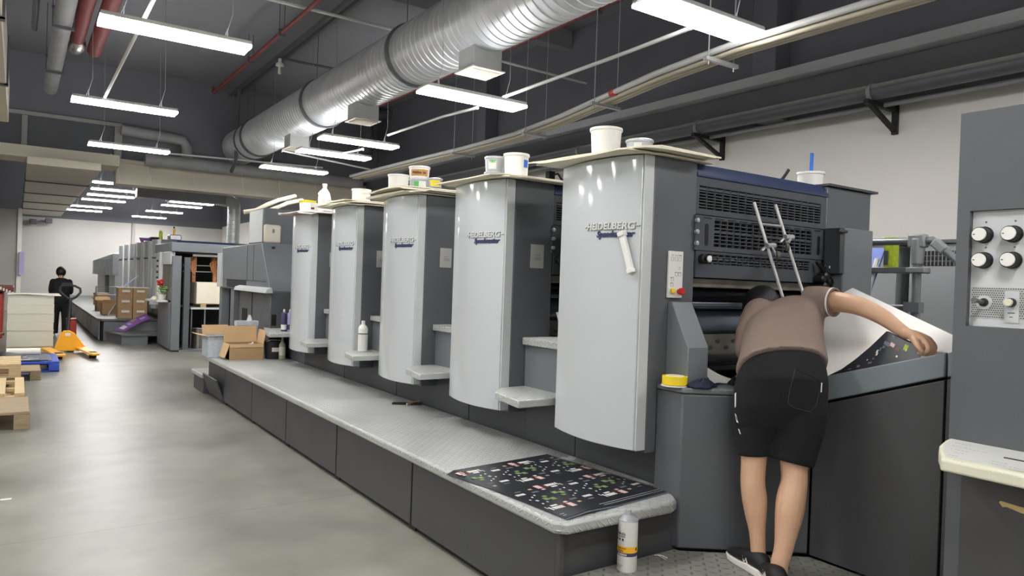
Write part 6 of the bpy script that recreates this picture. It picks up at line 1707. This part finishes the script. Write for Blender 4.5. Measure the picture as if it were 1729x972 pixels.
# ---------------- the far person in black by the pallet jack
px2, py2 = .80, 18.6
fp2 = thing('person', 'person in black clothes standing with back turned, arms folded, behind the pallet jack', 'person', (px2, py2, 0))
F2 = np.array((.05, 1.0, 0)); F2 /= np.linalg.norm(F2); R2 = np.array((F2[1], -F2[0], 0))
def Q(r, f, z): return np.array((px2, py2, 0)) + R2 * r + F2 * f + UP * z
b2 = MB()
for sx in (-1, 1):
    limb(b2, [Q(sx * .10, 0, .74), Q(sx * .11, .02, .42), Q(sx * .115, -.02, .24), Q(sx * .12, -.01, .08)], [.085, .056, .055, .036], 12)
b2.loft([ring(Q(0, 0, .70), .15, .10, 0, fwd=F2, right=R2), ring(Q(0, 0, .80), .155, .10, 2, fwd=F2, right=R2), ring(Q(0, .02, .95), .145, .09, 6, fwd=F2, right=R2), ring(Q(0, .05, 1.10), .155, .10, 10, fwd=F2, right=R2), ring(Q(0, .07, 1.19), .15, .085, 12, fwd=F2, right=R2), ring(Q(0, .08, 1.24), .08, .06, 12, fwd=F2, right=R2)])
limb(b2, [Q(0, .08, 1.22), Q(-.01, .11, 1.31)], [.055, .05], 12)
P2, Rm2 = head(b2, Q(-.01, .12, 1.37), F2 * .95 - UP * .25, UP, 1.08)
for sx in (-1, 1):
    limb(b2, [Q(sx * .15, .06, 1.17), Q(sx * .178, .07, 1.03), Q(sx * .17, .15, .94), Q(sx * .08, .25, .98), Q(-sx * .04, .27, 1.0)], [.055, .045, .04, .034, .027], 12)
    for k in range(4):
        a = Q(-sx * .05, .28, .975 + .018 * k)
        limb(b2, [a, a - R2 * sx * .045 - F2 * .0, a - R2 * sx * .075 - F2 * .02], [.0105, .0095, .008], 8, 2)
    a = Q(-sx * .03, .26, 1.03); limb(b2, [a, a - R2 * sx * .03 + UP * .02, a - R2 * sx * .045 + UP * .03], [.014, .011, .009], 8, 2)
b2.build('body', 'skin', fp2, remesh=.006, smooth=4)
face_parts(fp2, P2, Rm2, 1.08); hair_cap(fp2, P2, Rm2, 1.08, grow=1.10)
s2 = MB()
s2.loft([ring(Q(0, .0, .74), .175, .125, 0, fwd=F2, right=R2), ring(Q(0, .02, .95), .165, .115, 6, fwd=F2, right=R2), ring(Q(0, .05, 1.10), .175, .118, 10, fwd=F2, right=R2), ring(Q(0, .07, 1.20), .168, .098, 12, fwd=F2, right=R2), ring(Q(0, .08, 1.25), .09, .07, 12, fwd=F2, right=R2)])
for sx in (-1, 1): limb(s2, [Q(sx * .15, .06, 1.175), Q(sx * .182, .07, 1.03), Q(sx * .175, .15, .94), Q(sx * .10, .25, .97)], [.066, .055, .05, .042], 12)
s2.build('jacket', 'cloth black', fp2, remesh=.010, smooth=6)
t2 = MB()
t2.loft([ring(Q(0, 0, .84), .165, .115, 0, fwd=F2, right=R2), ring(Q(0, 0, .72), .175, .12, 0, fwd=F2, right=R2), ring(Q(0, 0, .62), .165, .09, 0, fwd=F2, right=R2)])
for sx in (-1, 1): limb(t2, [Q(sx * .10, 0, .68), Q(sx * .115, .01, .42), Q(sx * .12, -.01, .05)], [.112, .098, .09], 14, ends=False)
t2.build('trousers', 'cloth black', fp2, remesh=.010, smooth=4)
for sx in (-1, 1): shoe(fp2, Q(sx * .12, -.06, 0), F2 + R2 * sx * .15, 1.0, .0005)
# ================================================================== WORLD AND OUTPUT
w = bpy.data.worlds.new('world'); S.world = w; w.use_nodes = True
w.node_tree.nodes['Background'].inputs[0].default_value = (.5, .52, .55, 1); w.node_tree.nodes['Background'].inputs[1].default_value = .3
S.view_settings.view_transform = 'Standard'; S.view_settings.look = 'None'
S.view_settings.gamma = 1.0; S.view_settings.use_curve_mapping = False
S.view_settings.exposure = EXPO
S.cycles.use_denoising = True
S.cycles.max_bounces = 8; S.cycles.diffuse_bounces = 5; S.cycles.glossy_bounces = 4
S.cycles.caustics_reflective = False; S.cycles.caustics_refractive = False
S.cycles.sample_clamp_indirect = 6.0
S.cycles.use_light_tree = True
